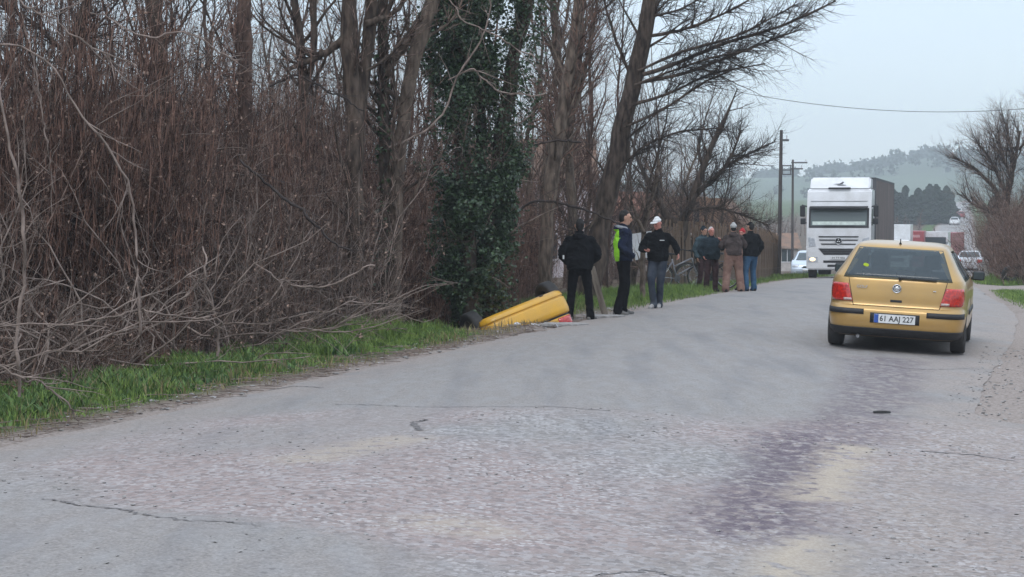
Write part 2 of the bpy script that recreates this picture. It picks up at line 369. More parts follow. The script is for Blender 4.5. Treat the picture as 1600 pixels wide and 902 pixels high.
# ------------------------------------------------------------------ wood and twig builders (all numpy)
def tubes(P, R, sides=3):
    """P (N,K,3) centre lines, R (N,K) radii -> verts, quads"""
    N, K, _ = P.shape
    T = np.gradient(P, axis=1); T /= np.linalg.norm(T, axis=-1, keepdims=True) + 1e-9
    md = T.mean(1); ref = np.where(np.abs(md[:, 2:3]) > .8, np.array([[1., .13, 0]]), np.array([[0, .11, 1.]]))
    A = np.cross(T, ref[:, None, :]); A /= np.linalg.norm(A, axis=-1, keepdims=True) + 1e-9
    B = np.cross(T, A)
    th = np.arange(sides) * 2 * PI / sides
    V = P[:, :, None, :] + R[:, :, None, None] * (A[:, :, None, :] * np.cos(th)[None, None, :, None] + B[:, :, None, :] * np.sin(th)[None, None, :, None])
    i = np.arange(N * K * sides).reshape(N, K, sides); j = np.roll(i, -1, axis=2)
    q = np.stack([i[:, :-1], j[:, :-1], j[:, 1:], i[:, 1:]], -1).reshape(-1, 4)
    return V.reshape(-1, 3), q
def tube_mesh(name, groups):
    Vs, Qs, o = [], [], 0
    for P, R, s in groups:
        v, q = tubes(P, R, s); Vs.append(v); Qs.append(q + o); o += len(v)
    return mesh_np(name, np.concatenate(Vs), np.concatenate(Qs))
def unit(v): return v / (np.linalg.norm(v, axis=-1, keepdims=True) + 1e-9)
def grow(P, R, n, length, ang, K=4, wig=.15, up=.1, t0=.25, t1=1., rk=.55, rmax=.02, rtip=.25, tdep=.5, bias=None):
    N, K0, _ = P.shape
    ln = np.linalg.norm(np.diff(P, axis=1), axis=-1).sum(1); idx = rng.choice(N, n, p=ln / ln.sum())
    t = t0 + (t1 - t0) * rng.random(n); f = t * (K0 - 1); a = np.minimum(f.astype(int), K0 - 2); f = (f - a)[:, None]
    base = P[idx, a] * (1 - f) + P[idx, a + 1] * f; T = unit(P[idx, a + 1] - P[idx, a])
    pr = R[idx, a] * (1 - f[:, 0]) + R[idx, a + 1] * f[:, 0]
    rd = unit(rng.normal(size=(n, 3)))
    if bias is not None: rd = unit(rd + np.asarray(bias))
    perp = unit(rd - (rd * T).sum(-1, keepdims=True) * T)
    an = ang * (.7 + .6 * rng.random(n))[:, None]
    D = unit(np.cos(an) * T + np.sin(an) * perp)
    L = length * (.5 + rng.random(n)) * (1 - tdep * t); st = (L / (K - 1))[:, None]
    Q = np.zeros((n, K, 3)); Q[:, 0] = base
    for k in range(1, K):
        D = unit(D + wig * rng.normal(size=(n, 3)) + np.array([0, 0, up])); Q[:, k] = Q[:, k - 1] + D * st
    r0 = np.minimum(pr * rk, rmax)
    Rr = r0[:, None] * np.linspace(1, rtip, K)[None]
    return Q, Rr
def leaves(Cn, size, flat=0.0, aspect=.7):
    n = len(Cn); a = unit(rng.normal(size=(n, 3)) * np.array([1, 1, 1 - flat])); b = unit(np.cross(a, rng.normal(size=(n, 3))))
    s = (size * (.6 + .8 * rng.random(n)))[:, None]
    nrm = np.cross(a, b) * s * .18
    V = np.stack([Cn - a * s * .5, Cn + b * s * .5 * aspect + nrm, Cn + a * s * .5, Cn - b * s * .5 * aspect + nrm], 1).reshape(-1, 3)
    i = np.arange(n * 4).reshape(n, 4)
    f3 = np.concatenate([i[:, [0, 1, 2]], i[:, [0, 2, 3]]])
    return V, f3
def leaf_mesh(name, Cn, size, flat=0, aspect=.7):
    V, f = leaves(Cn, size, flat, aspect); return mesh_np(name, V, None, f, smooth=False)
def on_branches(P, n, spread):
    N, K, _ = P.shape; i = rng.integers(0, N, n); t = rng.random(n) * (K - 1); a = np.minimum(t.astype(int), K - 2); f = (t - a)[:, None]
    return P[i, a] * (1 - f) + P[i, a + 1] * f + rng.normal(size=(n, 3)) * spread
def resample(pts, n):
    pts = np.asarray(pts, float); d = np.concatenate([[0], np.cumsum(np.linalg.norm(np.diff(pts[:, :3], axis=0), axis=1))])
    s = np.linspace(0, d[-1], n); out = np.stack([np.interp(s, d, pts[:, k]) for k in range(pts.shape[1])], 1)
    for _ in range(2): out[1:-1] = (out[:-2] + 2 * out[1:-1] + out[2:]) / 4
    return out
def traced(pts, Y, depth=.15, n=24):
    """a limb of known outline: photo columns/rows and half-width -> real 3D centre line and radius at distance Y"""
    a = np.array([[*at(px, py, Y), hw * Y / F] for px, py, hw in pts]); a = resample(a, n)
    a[:, 1] += depth * np.cumsum(rng.normal(size=n)) * .25
    a[:, :3] += rng.normal(size=(n, 3)) * a[:, 3:4] * .10
    a[:, 3] *= 1 + .07 * rng.normal(size=n)
    return a[None, :, :3], a[None, :, 3]

# cracks and patch edges in the asphalt: thin dark sunk lines
def crack(pts, wd=.018):
    A = np.array([[*gp(px, py)] for px, py in pts]); A = resample(np.concatenate([A, np.zeros((len(A), 1))], 1), 70)[:, :2]
    A += np.cumsum(rng.normal(size=A.shape) * .012, 0) * .6 + rng.normal(size=A.shape) * .012; W_ = wd * (.3 + 1.1 * rng.random(70))
    T = unit(np.gradient(A, axis=0)); N_ = np.stack([-T[:, 1], T[:, 0]], 1); V = np.stack([A - N_ * W_[:, None], A + N_ * W_[:, None]], 1).reshape(-1, 2)
    Z = roadz(V[:, 1], (V[:, 0] - Lx(V[:, 1])) / Wd(V[:, 1])) + .004; i = np.arange(140).reshape(70, 2)
    link('road_crack', mesh_np('road_crack', np.concatenate([V, Z[:, None]], 1), np.stack([i[:-1, 0], i[1:, 0], i[1:, 1], i[:-1, 1]], -1)), M['crack'], kind='structure')
M['crack'] = mat('crack_dirt', (.22, .20, .195), .95, (.11, .10, .10), 20, coords='World')
crack([(60, 795), (180, 812), (300, 838), (440, 846)], .009); crack([(1440, 690), (1520, 691), (1620, 697)], .014); crack([(520, 640), (650, 648), (800, 652), (960, 655)], .010)
crack([(420, 612), (450, 604), (500, 608)], .012); crack([(650, 690), (646, 676), (655, 672)], .02); crack([(930, 895), (1010, 884), (1120, 902)], .012)
crack([(1300, 560), (1420, 572), (1520, 566)], .008)

# ------------------------------------------------------------------ trees
def bare_tree(label, specs, Y, bark, twig, limbs=(), n1=26, l1=1.6, n2=160, l2=.7, n3=600, l3=.35, up=.12, group=None, ang=.8, ivy=0, ivy_r=.2, bias=None, depth=.15, dry=0, top=3.5):
    """specs: traced trunks (forked stems of one tree); limbs: traced limbs; the rest grows"""
    stems = []
    for k, sp_ in enumerate(specs):
        sp_ = list(sp_); (x1, y1, w1), (x0, y0, w0) = sp_[-1], sp_[-2]
        if sp_[-1][1] < 5 and top:     # runs out of the frame: goes on up
            L = math.hypot(x1 - x0, y1 - y0) + 1e-6; e = top * F / Y
            sp_.append((x1 + (x1 - x0) / L * e * .8, y1 + (y1 - y0) / L * e, w1 * .35))
        stems.append(traced(sp_, Y, depth))
    b = stems[0][0][0, 0]; root = np.array([b[0], b[1], zXY(b[0], b[1]) - .05])
    t = thing('bare_tree', label, 'tree', tuple(root), group=group)
    G = []
    for k, (P, R) in enumerate(stems):
        P = P - root
        if k == 0 and P[0, 0, 2] > .1:
            P = np.concatenate([[[[P[0, 0, 0] * .6, 0, 0]]], P], 1); R = np.concatenate([[[R[0, 0] * 1.25]], R], 1)
        G.append((P, R))
    V = tube_mesh('trunk', [(P, R, 10) for P, R in G]); link('trunk', V, M[bark], t)
    LG = []
    for lm in limbs:
        P, R = traced(lm, Y, depth, 16); LG.append((P - root, R))
    allP = [(resample(np.concatenate([P[0], R[0][:, None]], 1), 16)) for P, R in G + LG]
    SP = np.stack([a[:, :3] for a in allP]); SR = np.stack([a[:, 3] for a in allP])
    g1 = grow(SP, SR, n1, l1, ang, 8, .10, up, .25, 1, .5, .035, .2, bias=bias)
    L1P = np.concatenate([g1[0]]); 
    grp = [(g1[0], g1[1], 5)] + [(P, R, 6) for P, R in LG]
    V = tube_mesh('limb', grp); link('limb', V, M[bark], t, kind='stuff')
    if LG:
        lp = [resample(np.concatenate([P[0], R[0][:, None]], 1), 8) for P, R in LG]
        PP = np.concatenate([g1[0]] + [np.stack([a[:, :3] for a in lp])] * 3); RR = np.concatenate([g1[1]] + [np.stack([a[:, 3] for a in lp])] * 3)
    else: PP, RR = g1
    g2 = grow(PP, RR, n2, l2, .75, 5, .14, up, .1, 1, .6, .010, .3, bias=bias)
    g3 = grow(g2[0], g2[1], n3, l3, .7, 3, .15, up, .1, 1, .7, .005, .5)
    V = tube_mesh('crown', [(g2[0], g2[1], 3), (g3[0], g3[1], 3)]); link('crown', V, M[twig], t, kind='stuff')
    if ivy:
        Cn = []
        for P, R in G:
            n = ivy // len(G); c_ = on_branches(P, n, 0); a = rng.random(n) * 2 * PI; rr = ivy_r * (.35 + .65 * rng.random(n)) * (.6 + .8 * vnoise(c_[:, 2] * 2.2, a * 1.2, 5))
            Cn.append(c_ + np.stack([np.cos(a) * rr, np.sin(a) * rr, rng.normal(size=n) * .05], 1))
        link('ivy', leaf_mesh('ivy', np.concatenate(Cn), .065, .3, .95), M['ivy'], t, kind='stuff')
    if dry:
        link('dead_leaves', leaf_mesh('dead_leaves', on_branches(g3[0], dry, .03), .04), M['dry_leaf'], t, kind='stuff')
    return t
GT = 'bare trees standing in the roadside thicket'
bare_tree('dark upright tree trunk deep in the thicket, leftmost of the thick trunks', [[(262, 420, 13), (262, 330, 13), (258, 180, 12), (247, 60, 12), (240, -20, 11)]], 25, 'bark', 'twig_dark', n1=30, n2=300, n3=900, ang=.6)
bare_tree('thin dark tree bending over the gaps of sky in the top left corner', [[(66, 420, 7), (60, 300, 7), (88, 170, 6), (110, 90, 6), (150, -10, 5)]], 23, 'bark', 'twig_dark', [[(88, 170, 5), (40, 120, 4), (-20, 95, 3)], [(110, 90, 4), (60, 40, 3), (0, 5, 2)]], n1=24, n2=300, n3=1000)
bare_tree('tall reddish trunk wrapped in dead creeper between two dark trunks', [[(380, 420, 12), (378, 300, 12), (386, 120, 11), (384, -10, 10)]], 27, 'bark_red', 'twig_red', n1=30, n2=320, n3=1000, ang=.5)
bare_tree('slim forked grey trunk left of the thick twin trunk', [[(480, 400, 8), (474, 200, 8), (474, 90, 8), (462, 20, 7), (456, -20, 6)], [(476, 150, 5), (492, 80, 5), (491, -10, 5)]], 28, 'bark', 'twig', n1=30, n2=320, n3=900)
bare_tree('thick brown twin trunk parting high above the brambles', [[(556, 420, 15), (556, 200, 15), (546, 80, 14), (545, -20, 12)], [(558, 190, 11), (574, 90, 11), (582, -20, 9)]], 28, 'bark', 'twig', [[(545, 60, 7), (500, 90, 6), (455, 110, 3)], [(575, 40, 6), (620, 20, 4), (640, -10, 3)]], n1=36, n2=300, n3=900)
bare_tree('narrow dark trunk with ivy clinging to its upper half', [[(600, 420, 9), (603, 260, 9), (598, 80, 9), (602, -20, 8)]], 29, 'bark', 'twig', n1=20, n2=200, n3=600, ivy=1300, ivy_r=.17)
bare_tree('pale grey trunk leaning right towards the ivy covered tree', [[(616, 440, 10), (620, 320, 10), (627, 200, 11), (641, 120, 11), (654, 60, 12), (672, 10, 12), (684, -20, 11)], [(590, 150, 6), (612, 100, 7), (650, 45, 8), (660, 30, 8)]], 29, 'bark_pale', 'twig', [[(632, 160, 4), (585, 130, 3), (540, 120, 2)]], n1=22, n2=200, n3=600)
# the big ivy tree
def ivy_tree():
    Y = 31.; specs = [[(735, 500, 15), (728, 300, 13), (712, 120, 12), (700, -20, 10)], [(760, 500, 14), (775, 280, 12), (800, 100, 11), (830, -20, 9)], [(748, 480, 10), (752, 250, 9), (750, -20, 8)]]
    st = [traced(s_, Y + k * .25, .1) for k, s_ in enumerate(specs)]; b = st[0][0][0, 0]
    root = np.array([b[0] + .15, b[1], zXY(b[0], b[1]) - .05]); t = thing('ivy_tree', 'tall tree smothered from ground to top in dark green ivy beside the fallen car', 'tree', tuple(root))
    G = []
    for P, R in st:
        P = P - root; P = np.concatenate([[[[P[0, 0, 0], P[0, 0, 1], -.2]]], P], 1); R = np.concatenate([[[.2]], R], 1); G.append((P, R))
    link('trunk', tube_mesh('trunk', [(P, R, 10) for P, R in G]), M['bark'], t)
    Cn = []
    for k, (n, r_, i) in enumerate([(32000, .56, 0), (28000, .46, 1), (24000, .54, 2)]):
        c_ = on_branches(G[i][0], n, 0); a = rng.random(n) * 2 * PI
        rr = r_ * (.45 + .55 * rng.random(n)) * (.12 + 1.95 * fbm(c_[:, 2] * 2.6 + k * 9, a * 1.3, 5 + k, 3) ** 1.3) * (.55 + .45 * sstep(.2, 2.6, c_[:, 2]))
        Cn.append(c_ + np.stack([np.cos(a) * rr, np.sin(a) * rr, rng.normal(size=n) * .06], 1))
    Cn = np.concatenate(Cn); low = Cn[:, 2]
    keep = rng.random(len(Cn)) < (.16 + .84 * sstep(.39, .54, fbm(Cn[:, 0] * 1.8 + 5, Cn[:, 2] * 1.5, 8)))
    link('ivy', leaf_mesh('ivy', Cn[keep], .058, .3, .95), M['ivy'], t, kind='stuff')
    SP = np.concatenate([P for P, R in G]); SR = np.concatenate([R for P, R in G])
    g1 = grow(SP, SR, 46, 1.3, .9, 8, .15, .0, .1, 1, .5, .018, .25, bias=(0, -.9, 0)); g2 = grow(*g1, 240, .6, .7, 5, .15, .05, rmax=.006); g3 = grow(*g2, 500, .35, .7, 3, rmax=.004)
    link('limb', tube_mesh('limb', [(*g1, 4)]), M['twig_pale'], t, kind='stuff')
    link('crown', tube_mesh('crown', [(*g2, 3), (*g3, 3)]), M['twig'], t, kind='stuff')
ivy_tree()
bare_tree('pale brown trunk standing just right of the ivy covered tree', [[(850, 470, 11), (853, 350, 11), (870, 220, 11), (893, 90, 9), (908, -20, 7)]], 36, 'bark_pale', 'twig_red', [[(868, 230, 4), (900, 170, 4), (925, 60, 3), (935, -10, 2)]], n1=44, n2=420, n3=1500, l1=1.5, ang=.7)
bare_tree('two stemmed slender tree behind the man in the black hooded top', [[(895, 470, 8), (896, 350, 8), (886, 200, 7), (868, 70, 6), (862, -20, 5)], [(888, 220, 6), (900, 130, 6), (905, 40, 5), (915, -20, 4)]], 40, 'bark_pale', 'twig', n1=50, n2=480, n3=1600, l1=1.6)
bare_tree('big leaning tree whose long limbs reach out over the road', [[(918, 470, 19), (928, 400, 17), (948, 320, 16), (972, 210, 15), (998, 90, 13), (1014, 10, 11), (1020, -20, 10)]], 38, 'bark', 'twig_dark',
    [[(1003, 118, 3.48), (1060, 100, 3.48), (1130, 68, 2.90), (1210, 48, 2.32), (1300, 6, 1.16)], [(1000, 130, 2.90), (1060, 120, 2.90), (1140, 90, 2.32), (1215, 60, 1.74), (1245, 50, 1.16)],
     [(1006, 60, 2.90), (1080, 45, 2.32), (1150, 14, 1.74), (1190, -12, 1.16)], [(996, 112, 2.32), (1060, 84, 2.32), (1150, 60, 1.74), (1240, 10, 1.16)], [(985, 165, 2.90), (1040, 150, 2.32), (1110, 115, 1.74), (1195, 100, 1.16)],
     [(975, 200, 2.32), (1040, 170, 2.32), (1100, 128, 1.74), (1150, 108, 1.16)], [(1010, 30, 2.32), (1060, 18, 1.74), (1110, -10, 1.16)], [(990, 135, 2.32), (1050, 112, 1.74), (1110, 92, 1.74), (1170, 82, 1.16)],
     [(955, 280, 2.32), (1000, 230, 1.74), (1060, 205, 1.74), (1130, 200, 0.87)], [(938, 330, 2.32), (905, 380, 1.74), (860, 300, 1.16)], [(985, 120, 2.90), (960, 60, 2.32), (940, -10, 1.74)]],
    n1=60, n2=1000, n3=3800, l1=1.3, l2=.7, l3=.36, up=.04, bias=(.45, 0, .1), ang=.8)
bare_tree('dark tree with a U shaped fork above the wooden booth', [[(1064, 450, 8), (1062, 400, 9), (1064, 352, 9), (1076, 325, 7), (1086, 298, 6), (1102, 250, 5.5), (1122, 205, 3.5), (1134, 180, 2), (1150, 140, .7)], [(1062, 356, 7), (1045, 342, 7), (1032, 320, 6), (1018, 295, 5), (1000, 262, 3), (985, 220, 1.6), (975, 180, .7)]], 51, 'bark', 'twig_dark',
    [[(1098, 262, 3), (1090, 235, 2.5), (1092, 215, 2)], [(1088, 300, 4), (1120, 280, 3), (1142, 245, 2.5), (1158, 205, 1.5)], [(1085, 310, 3), (1130, 262, 2.5), (1180, 235, 2), (1210, 222, 1)], [(1076, 330, 3), (1110, 322, 2), (1160, 335, 1.5), (1200, 352, 1)]],
    n1=60, n2=700, n3=2600, l1=1.2, l2=.7, up=.06, top=0)
bare_tree('thin pale forked sapling between the two men by the road', [[(1004, 470, 4.5), (1005, 400, 4.5), (1008, 350, 4), (1014, 318, 4)], [(1007, 365, 3), (995, 340, 2.5), (985, 312, 2)], [(1013, 325, 3), (1024, 290, 2.5), (1030, 250, 2)]], 39, 'bark_pale', 'twig', n1=10, n2=60, n3=160, l1=.7, l2=.35, top=0)
# airy trees behind: one of each kind, then copies, each a tree of its own
def airy(kind, H, mat_b, mat_t, spread):
    t = thing('slender_tree', 'x', 'tree', (0, 0, 0))
    n = 3; P = np.zeros((n, 14, 3)); h = np.linspace(0, H, 14)
    for k in range(n):
        a = rng.random() * 6.3; ln = (.1 + .16 * rng.random()) * spread
        P[k, :, 0] = np.cos(a) * ln * h + .12 * np.cumsum(rng.normal(size=14)) * .5; P[k, :, 1] = np.sin(a) * ln * h + .1 * np.cumsum(rng.normal(size=14)) * .5; P[k, :, 2] = h * (1 - .1 * k)
        P[k, 0, :2] = rng.normal(size=2) * .1
    R = np.linspace(.075, .012, 14)[None] * (1 - .12 * np.arange(n))[:, None]
    link('trunk', tube_mesh('trunk', [(P, R, 7)]), M[mat_b], t)
    g1 = grow(P, R, 90, 1.9, .75, 7, .12, .10, .12, 1, .55, .022, .2); g2 = grow(*g1, 620, .85, .7, 5, .15, .06, rmax=.009); g3 = grow(*g2, 2400, .4, .7, 3, .15, .05, rmax=.006, rk=.8)
    link('limb', tube_mesh('limb', [(*g1, 4)]), M[mat_b], t, kind='stuff'); link('crown', tube_mesh('crown', [(*g2, 3), (*g3, 3)]), M[mat_t], t, kind='stuff')
    return t
ak = [airy(0, 8.5, 'bark_pale', 'twig', 1), airy(1, 7.5, 'bark', 'twig_dark', 1.4), airy(2, 9.5, 'bark_red', 'twig_red', .8)]
spots = [(40, 33), (130, 40), (215, 30), (320, 38), (430, 36), (520, 42), (640, 40), (690, 36), (820, 41), (850, 47), (880, 55), (915, 45), (950, 52), (985, 48), (1010, 58), (1040, 53), (1075, 62), (1105, 58), (1140, 74), (1170, 88), (960, 70), (840, 60), (790, 50), (1030, 76), (1195, 105), (640, 52), (560, 55), (470, 50), (350, 50), (250, 48), (100, 52), (-60, 40), (-160, 34)]
used = set()
for px, Y in spots:
    k = rng.integers(0, 3); X = (px - 800) * Y / F; s_ = (.75 + .4 * rng.random()) * (.8 if px > 1000 else 1) * (.62 if px > 1120 else 1)
    if px < 700: lab = 'slender bare tree half hidden in the dense brown thicket'; gr_ = 'slender bare trees behind the thicket'
    elif px < 1060: lab = 'slender bare tree with a fine twig crown behind the standing men'; gr_ = 'slender bare trees behind the standing men'
    else: lab = 'small bare tree with a fine twig crown beyond the wooden fence and shed'; gr_ = 'small bare trees beyond the fence'
    loc = (X, Y, zXY(X, Y) - .05); rot = (0, 0, rng.random() * 6.3)
    if k not in used:
        used.add(k); t = ak[k]; t.location = loc; t.rotation_euler = rot; t.scale = (s_,) * 3; t['label'] = lab; t['group'] = gr_
    else: copy_thing(ak[k], loc, rot, s_, lab, gr_)

# ------------------------------------------------------------------ the thicket: shrubs of many stems
def shrub(name, H, nst, spread, tw, st, n2, n3, dry, lean=.12, vine=0):
    t = thing(name, 'x', 'shrub', (0, 0, 0))
    K = 9; P = np.zeros((nst, K, 3)); base = rng.normal(size=(nst, 2)) * spread; P[:, 0, :2] = base
    D = unit(np.concatenate([base * .25 + rng.normal(size=(nst, 2)) * lean, np.ones((nst, 1))], 1)); L = H * (.45 + .6 * rng.random(nst)) / (K - 1)
    for k in range(1, K):
        D = unit(D + rng.normal(size=(nst, 3)) * .10 + np.array([0, 0, .04])); P[:, k] = P[:, k - 1] + D * L[:, None]
    R = (.007 + .010 * rng.random(nst) ** 2)[:, None] * np.linspace(1, .25, K)[None]
    g2 = grow(P, R, n2, .75, .75, 5, .16, .05, .08, 1, .8, .0085, .3, tdep=.3); g3 = grow(*g2, n3, .36, .8, 3, .2, .0, rmax=.0052, rk=.9)
    gp_ = grow(P, R, n2 // 4, 1.0, .7, 6, .2, -.02, .05, 1, .9, .010, .35, tdep=.2); gq_ = grow(*gp_, n2 // 2, .4, .7, 4, .2, 0, rmax=.006)
    link('pale_twigs', tube_mesh('pale_twigs', [(*gp_, 3), (*gq_, 3)]), M['twig_pale'], t, kind='stuff')
    link('stems', tube_mesh('stems', [(P, R, 4)]), M[st], t, kind='stuff')
    link('twigs', tube_mesh('twigs', [(*g2, 3), (*g3, 3)]), M[tw], t, kind='stuff')
    if dry: link('dead_leaves', leaf_mesh('dead_leaves', on_branches(g2[0], dry, .05), .042), M['dry_leaf'], t, kind='stuff')
    if vine:   # strands of dead creeper hanging straight down
        n = vine; top = on_branches(P[:, 3:], n, .08); L = .5 + 1.3 * rng.random(n); Q = np.zeros((n, 5, 3)); Q[:, 0] = top
        for k in range(1, 5): Q[:, k] = Q[:, k - 1] + np.stack([rng.normal(size=n) * .05, rng.normal(size=n) * .05, -L / 4], 1)
        link('dead_creeper', tube_mesh('dead_creeper', [(Q, np.full((n, 5), .0045), 3)]), M['twig_red'], t, kind='stuff')
    return t
kinds = [shrub('bare_shrub', 4.8, 34, .42, 'twig', 'twig', 560, 1900, 1500, vine=260),
         shrub('bare_shrub', 5.3, 30, .40, 'twig_red', 'twig_red', 560, 1900, 2000, vine=520),
         shrub('bare_shrub', 4.0, 40, .5, 'twig', 'twig_pale', 500, 1700, 1400, .2),
         shrub('bramble_shrub', 2.0, 44, .5, 'twig', 'twig_pale', 330, 1300, 900, .45),
         shrub('bramble_shrub', 1.5, 40, .5, 'twig_red', 'twig', 330, 1200, 1100, .55)]
kinds.append(shrub('bare_shrub', 5.0, 36, .45, 'twig_dark', 'twig_dark', 560, 2300, 0, vine=0))  # dark copy for the deep rows: shade inside the thicket painted as twig colour
ku = set()
def plant(k, Y, d, s_, lab, grp):
    X = float(Lx(Y)) - d; loc = (X, Y, zXY(X, Y) - .06); rot = (rng.normal() * .05, rng.normal() * .05, rng.random() * 6.3)
    sc = (s_ * (.9 + .2 * rng.random()), s_, s_ * (.85 + .3 * rng.random()) * (1 + (.26 if 4 < d < 9 else 0) * float(1 - sstep(22, 29, Y))))
    if k not in ku:
        ku.add(k); t = kinds[k]; t.location = loc; t.rotation_euler = rot; t.scale = sc; t['label'] = lab; t['group'] = grp
    else: copy_thing(kinds[k], loc, rot, sc, lab, grp)
for Y in np.arange(13.5, 27.5, .85):
    plant(int(rng.choice([3, 4, 3, 2])), Y + rng.normal() * .2, 2.75 + rng.random() * .6, .9, 'low tangled bramble along the front edge of the thicket above the grass', 'brambles along the front of the thicket')
for Y in np.arange(13, 36, .95):
    plant(int(rng.choice([0, 1, 2, 1])), Y + rng.normal() * .2, 4.3 + rng.random() * .8, 1, 'tall bare many stemmed shrub in the front row of the thicket', 'tall shrubs in the front row of the thicket')
for Y in np.arange(22.5, 29.5, .9):
    plant(int(rng.choice([0, 1, 2])), Y, 3.7 + rng.random() * .5, .95, 'tall bare many stemmed shrub in front of the thick twin trunk', 'tall shrubs in front of the twin trunk')
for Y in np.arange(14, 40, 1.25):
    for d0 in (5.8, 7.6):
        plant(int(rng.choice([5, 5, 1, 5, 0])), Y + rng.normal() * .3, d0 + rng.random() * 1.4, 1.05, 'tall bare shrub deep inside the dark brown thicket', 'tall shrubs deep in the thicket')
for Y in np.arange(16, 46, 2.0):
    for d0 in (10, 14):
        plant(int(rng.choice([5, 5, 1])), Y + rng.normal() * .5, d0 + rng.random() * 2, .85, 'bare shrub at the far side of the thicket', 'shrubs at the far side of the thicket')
for Y, d in [(34.3, 2.6), (35.5, 3.0), (36.6, 3.4), (38, 3.2), (39.5, 3.6), (41, 3.8), (33.2, 5.1), (37, 5.0), (43, 4.6), (45.5, 5.5)]:
    plant(int(rng.choice([3, 1, 4])), Y, d, .62, 'waist to head high brown scrub behind the standing men', 'scrub behind the standing men')
for X, Y in [(5.0, 57), (6.2, 60), (7.3, 66), (8.4, 72), (9.5, 78), (10.3, 86), (6.2, 70), (4, 64), (2.5, 58), (12.0, 100)]:
    plant(int(rng.choice([3, 1, 4])), Y, float(Lx(Y)) - X, .8, 'brown scrub growing over the wooden fence', 'scrub over the fence')

# distant wood and scrub seen through the thicket: one mass
def far_mass(name, n, box, H, mt, r0, tw, cat_label):
    x0, x1, y0, y1 = box; K = 6
    P = np.zeros((n, K, 3)); P[:, 0, 0] = x0 + (x1 - x0) * rng.random(n); P[:, 0, 1] = y0 + (y1 - y0) * rng.random(n)
    P[:, 0, 2] = zt(P[:, 0, 1], P[:, 0, 0] - Lx(P[:, 0, 1])) - .1
    D = unit(np.concatenate([rng.normal(size=(n, 2)) * .12, np.ones((n, 1))], 1)); L = H * (.4 + .6 * rng.random(n)) / (K - 1)
    for k in range(1, K): D = unit(D + rng.normal(size=(n, 3)) * .09); P[:, k] = P[:, k - 1] + D * L[:, None]
    R = r0 * (.5 + rng.random(n))[:, None] * np.linspace(1, .3, K)[None]
    g2 = grow(P, R, int(n * tw), H * .22, .7, 4, .15, .06, rmax=r0 * .5); g3 = grow(*g2, int(n * tw * 2), H * .1, .7, 3, .15, .0, rmax=r0 * .3)
    link(name, tube_mesh(name, [(P, R, 3), (*g2, 3), (*g3, 3)]), M[mt], kind='stuff', label=cat_label, category='woodland')
far_mass('far_scrub', 700, (-34, -9, 38, 60), 3.6, 'twig_dark', .018, 9, 'brown scrubland seen through the thicket on the left')
far_mass('far_wood', 420, (-60, 6, 70, 120), 7, 'twig', .035, 8, 'far bare wood seen between the tree trunks')
far_mass('far_hedgerow', 600, (-60, 60, 255, 290), 5.0, 'twig', .08, 8, 'distant brown hedgerow across the fields')

# fallen and leaning dead branches at the foot of the thicket
def dead_branch(L):
    K = 10; P = np.zeros((1, K, 3)); P[0, :, 0] = np.linspace(0, L, K); P[0, :, 1:] = np.cumsum(rng.normal(size=(K, 2)) * .05, 0)
    R = np.linspace(.013, .004, K)[None]
    g = grow(P, R, 9, .6, .6, 5, .1, 0, rmax=.006)
    g2 = grow(*g, 16, .3, .6, 4, .1, 0, rmax=.004)
    return tube_mesh('fallen_branch', [(P, R, 6), (*g, 4), (*g2, 3)])
dbm = [dead_branch(l) for l in (2.2, 1.7, 2.8, 1.3, 2.0)]
for m_ in dbm: m_.materials.append(M['twig_pale'])
for k in range(120):
    Y = 13.5 + 13.5 * rng.random(); d = 2.15 + .9 * rng.random(); X = float(Lx(Y)) - d
    o = link('fallen_branch', dbm[k % 5]); o.location = (X, Y, zXY(X, Y) + .05 + .5 * rng.random() ** 1.3)
    o.rotation_euler = (rng.random() * 6.3, -.1 - rng.random() * .5 if k % 3 else -.9 - .5 * rng.random(), rng.choice([0, PI]) + rng.normal() * .5)
    o['label'] = 'pale dead branch fallen across the foot of the thicket'; o['category'] = 'branch'; o['group'] = 'dead branches at the foot of the thicket'
# long arching pale boughs in front
def bough(label, pts, Y, mt='twig_pale', ntw=10):
    pts = [(x_ + rng.normal() * 4, y_ + rng.normal() * 4, w_ * .6) for x_, y_, w_ in pts]
    P, R = traced(pts, Y, .1, 30); P[0, 1:, :] += np.cumsum(rng.normal(size=(29, 3)) * .012, 0); r0 = P[0, 0].copy(); P = P - r0
    t = link('arching_bough', tube_mesh('arching_bough', [(P, R, 6)]), M[mt]); t.location = r0; t['label'] = label; t['category'] = 'branch'; t['group'] = 'arching boughs across the thicket'
    g = grow(P, R, ntw, .6, .6, 6, .12, .0, .1, 1, .7, .006); g2 = grow(*g, ntw * 3, .3, .6, 4, .1, 0, rmax=.004)
    link('twigs', tube_mesh('twigs', [(*g, 4), (*g2, 3)]), M[mt], t, kind='stuff')
bough('pale bough arching from the left edge down past the gap of light', [(-30, 72, 2), (40, 68, 2.2), (72, 90, 2.4), (95, 130, 2.6), (125, 185, 2.8), (165, 210, 3), (190, 270, 3), (196, 400, 3.5), (198, 540, 4)], 17.2)
bough('long pale bough sloping right from the top left corner', [(20, -6, 2.5), (80, 15, 2.5), (140, 36, 2.5), (180, 66, 2.3), (228, 90, 2)], 17.8)
bough('pale bough running level through the twigs near the top left', [(140, 20, 1.5), (215, 55, 2), (280, 52, 2.2), (340, 85, 2), (365, 100, 1.6)], 18.5)
bough('upright pale stem standing at the far left edge', [(30, 620, 5), (28, 500, 5), (40, 380, 4.5), (35, 260, 4), (10, 120, 3), (-5, 20, 2)], 15.8)
bough('crooked pale stem rising from the dead branches', [(346, 548, 4), (348, 500, 3.5), (338, 450, 3.2), (340, 420, 2.8), (330, 388, 2.4)], 20.6)
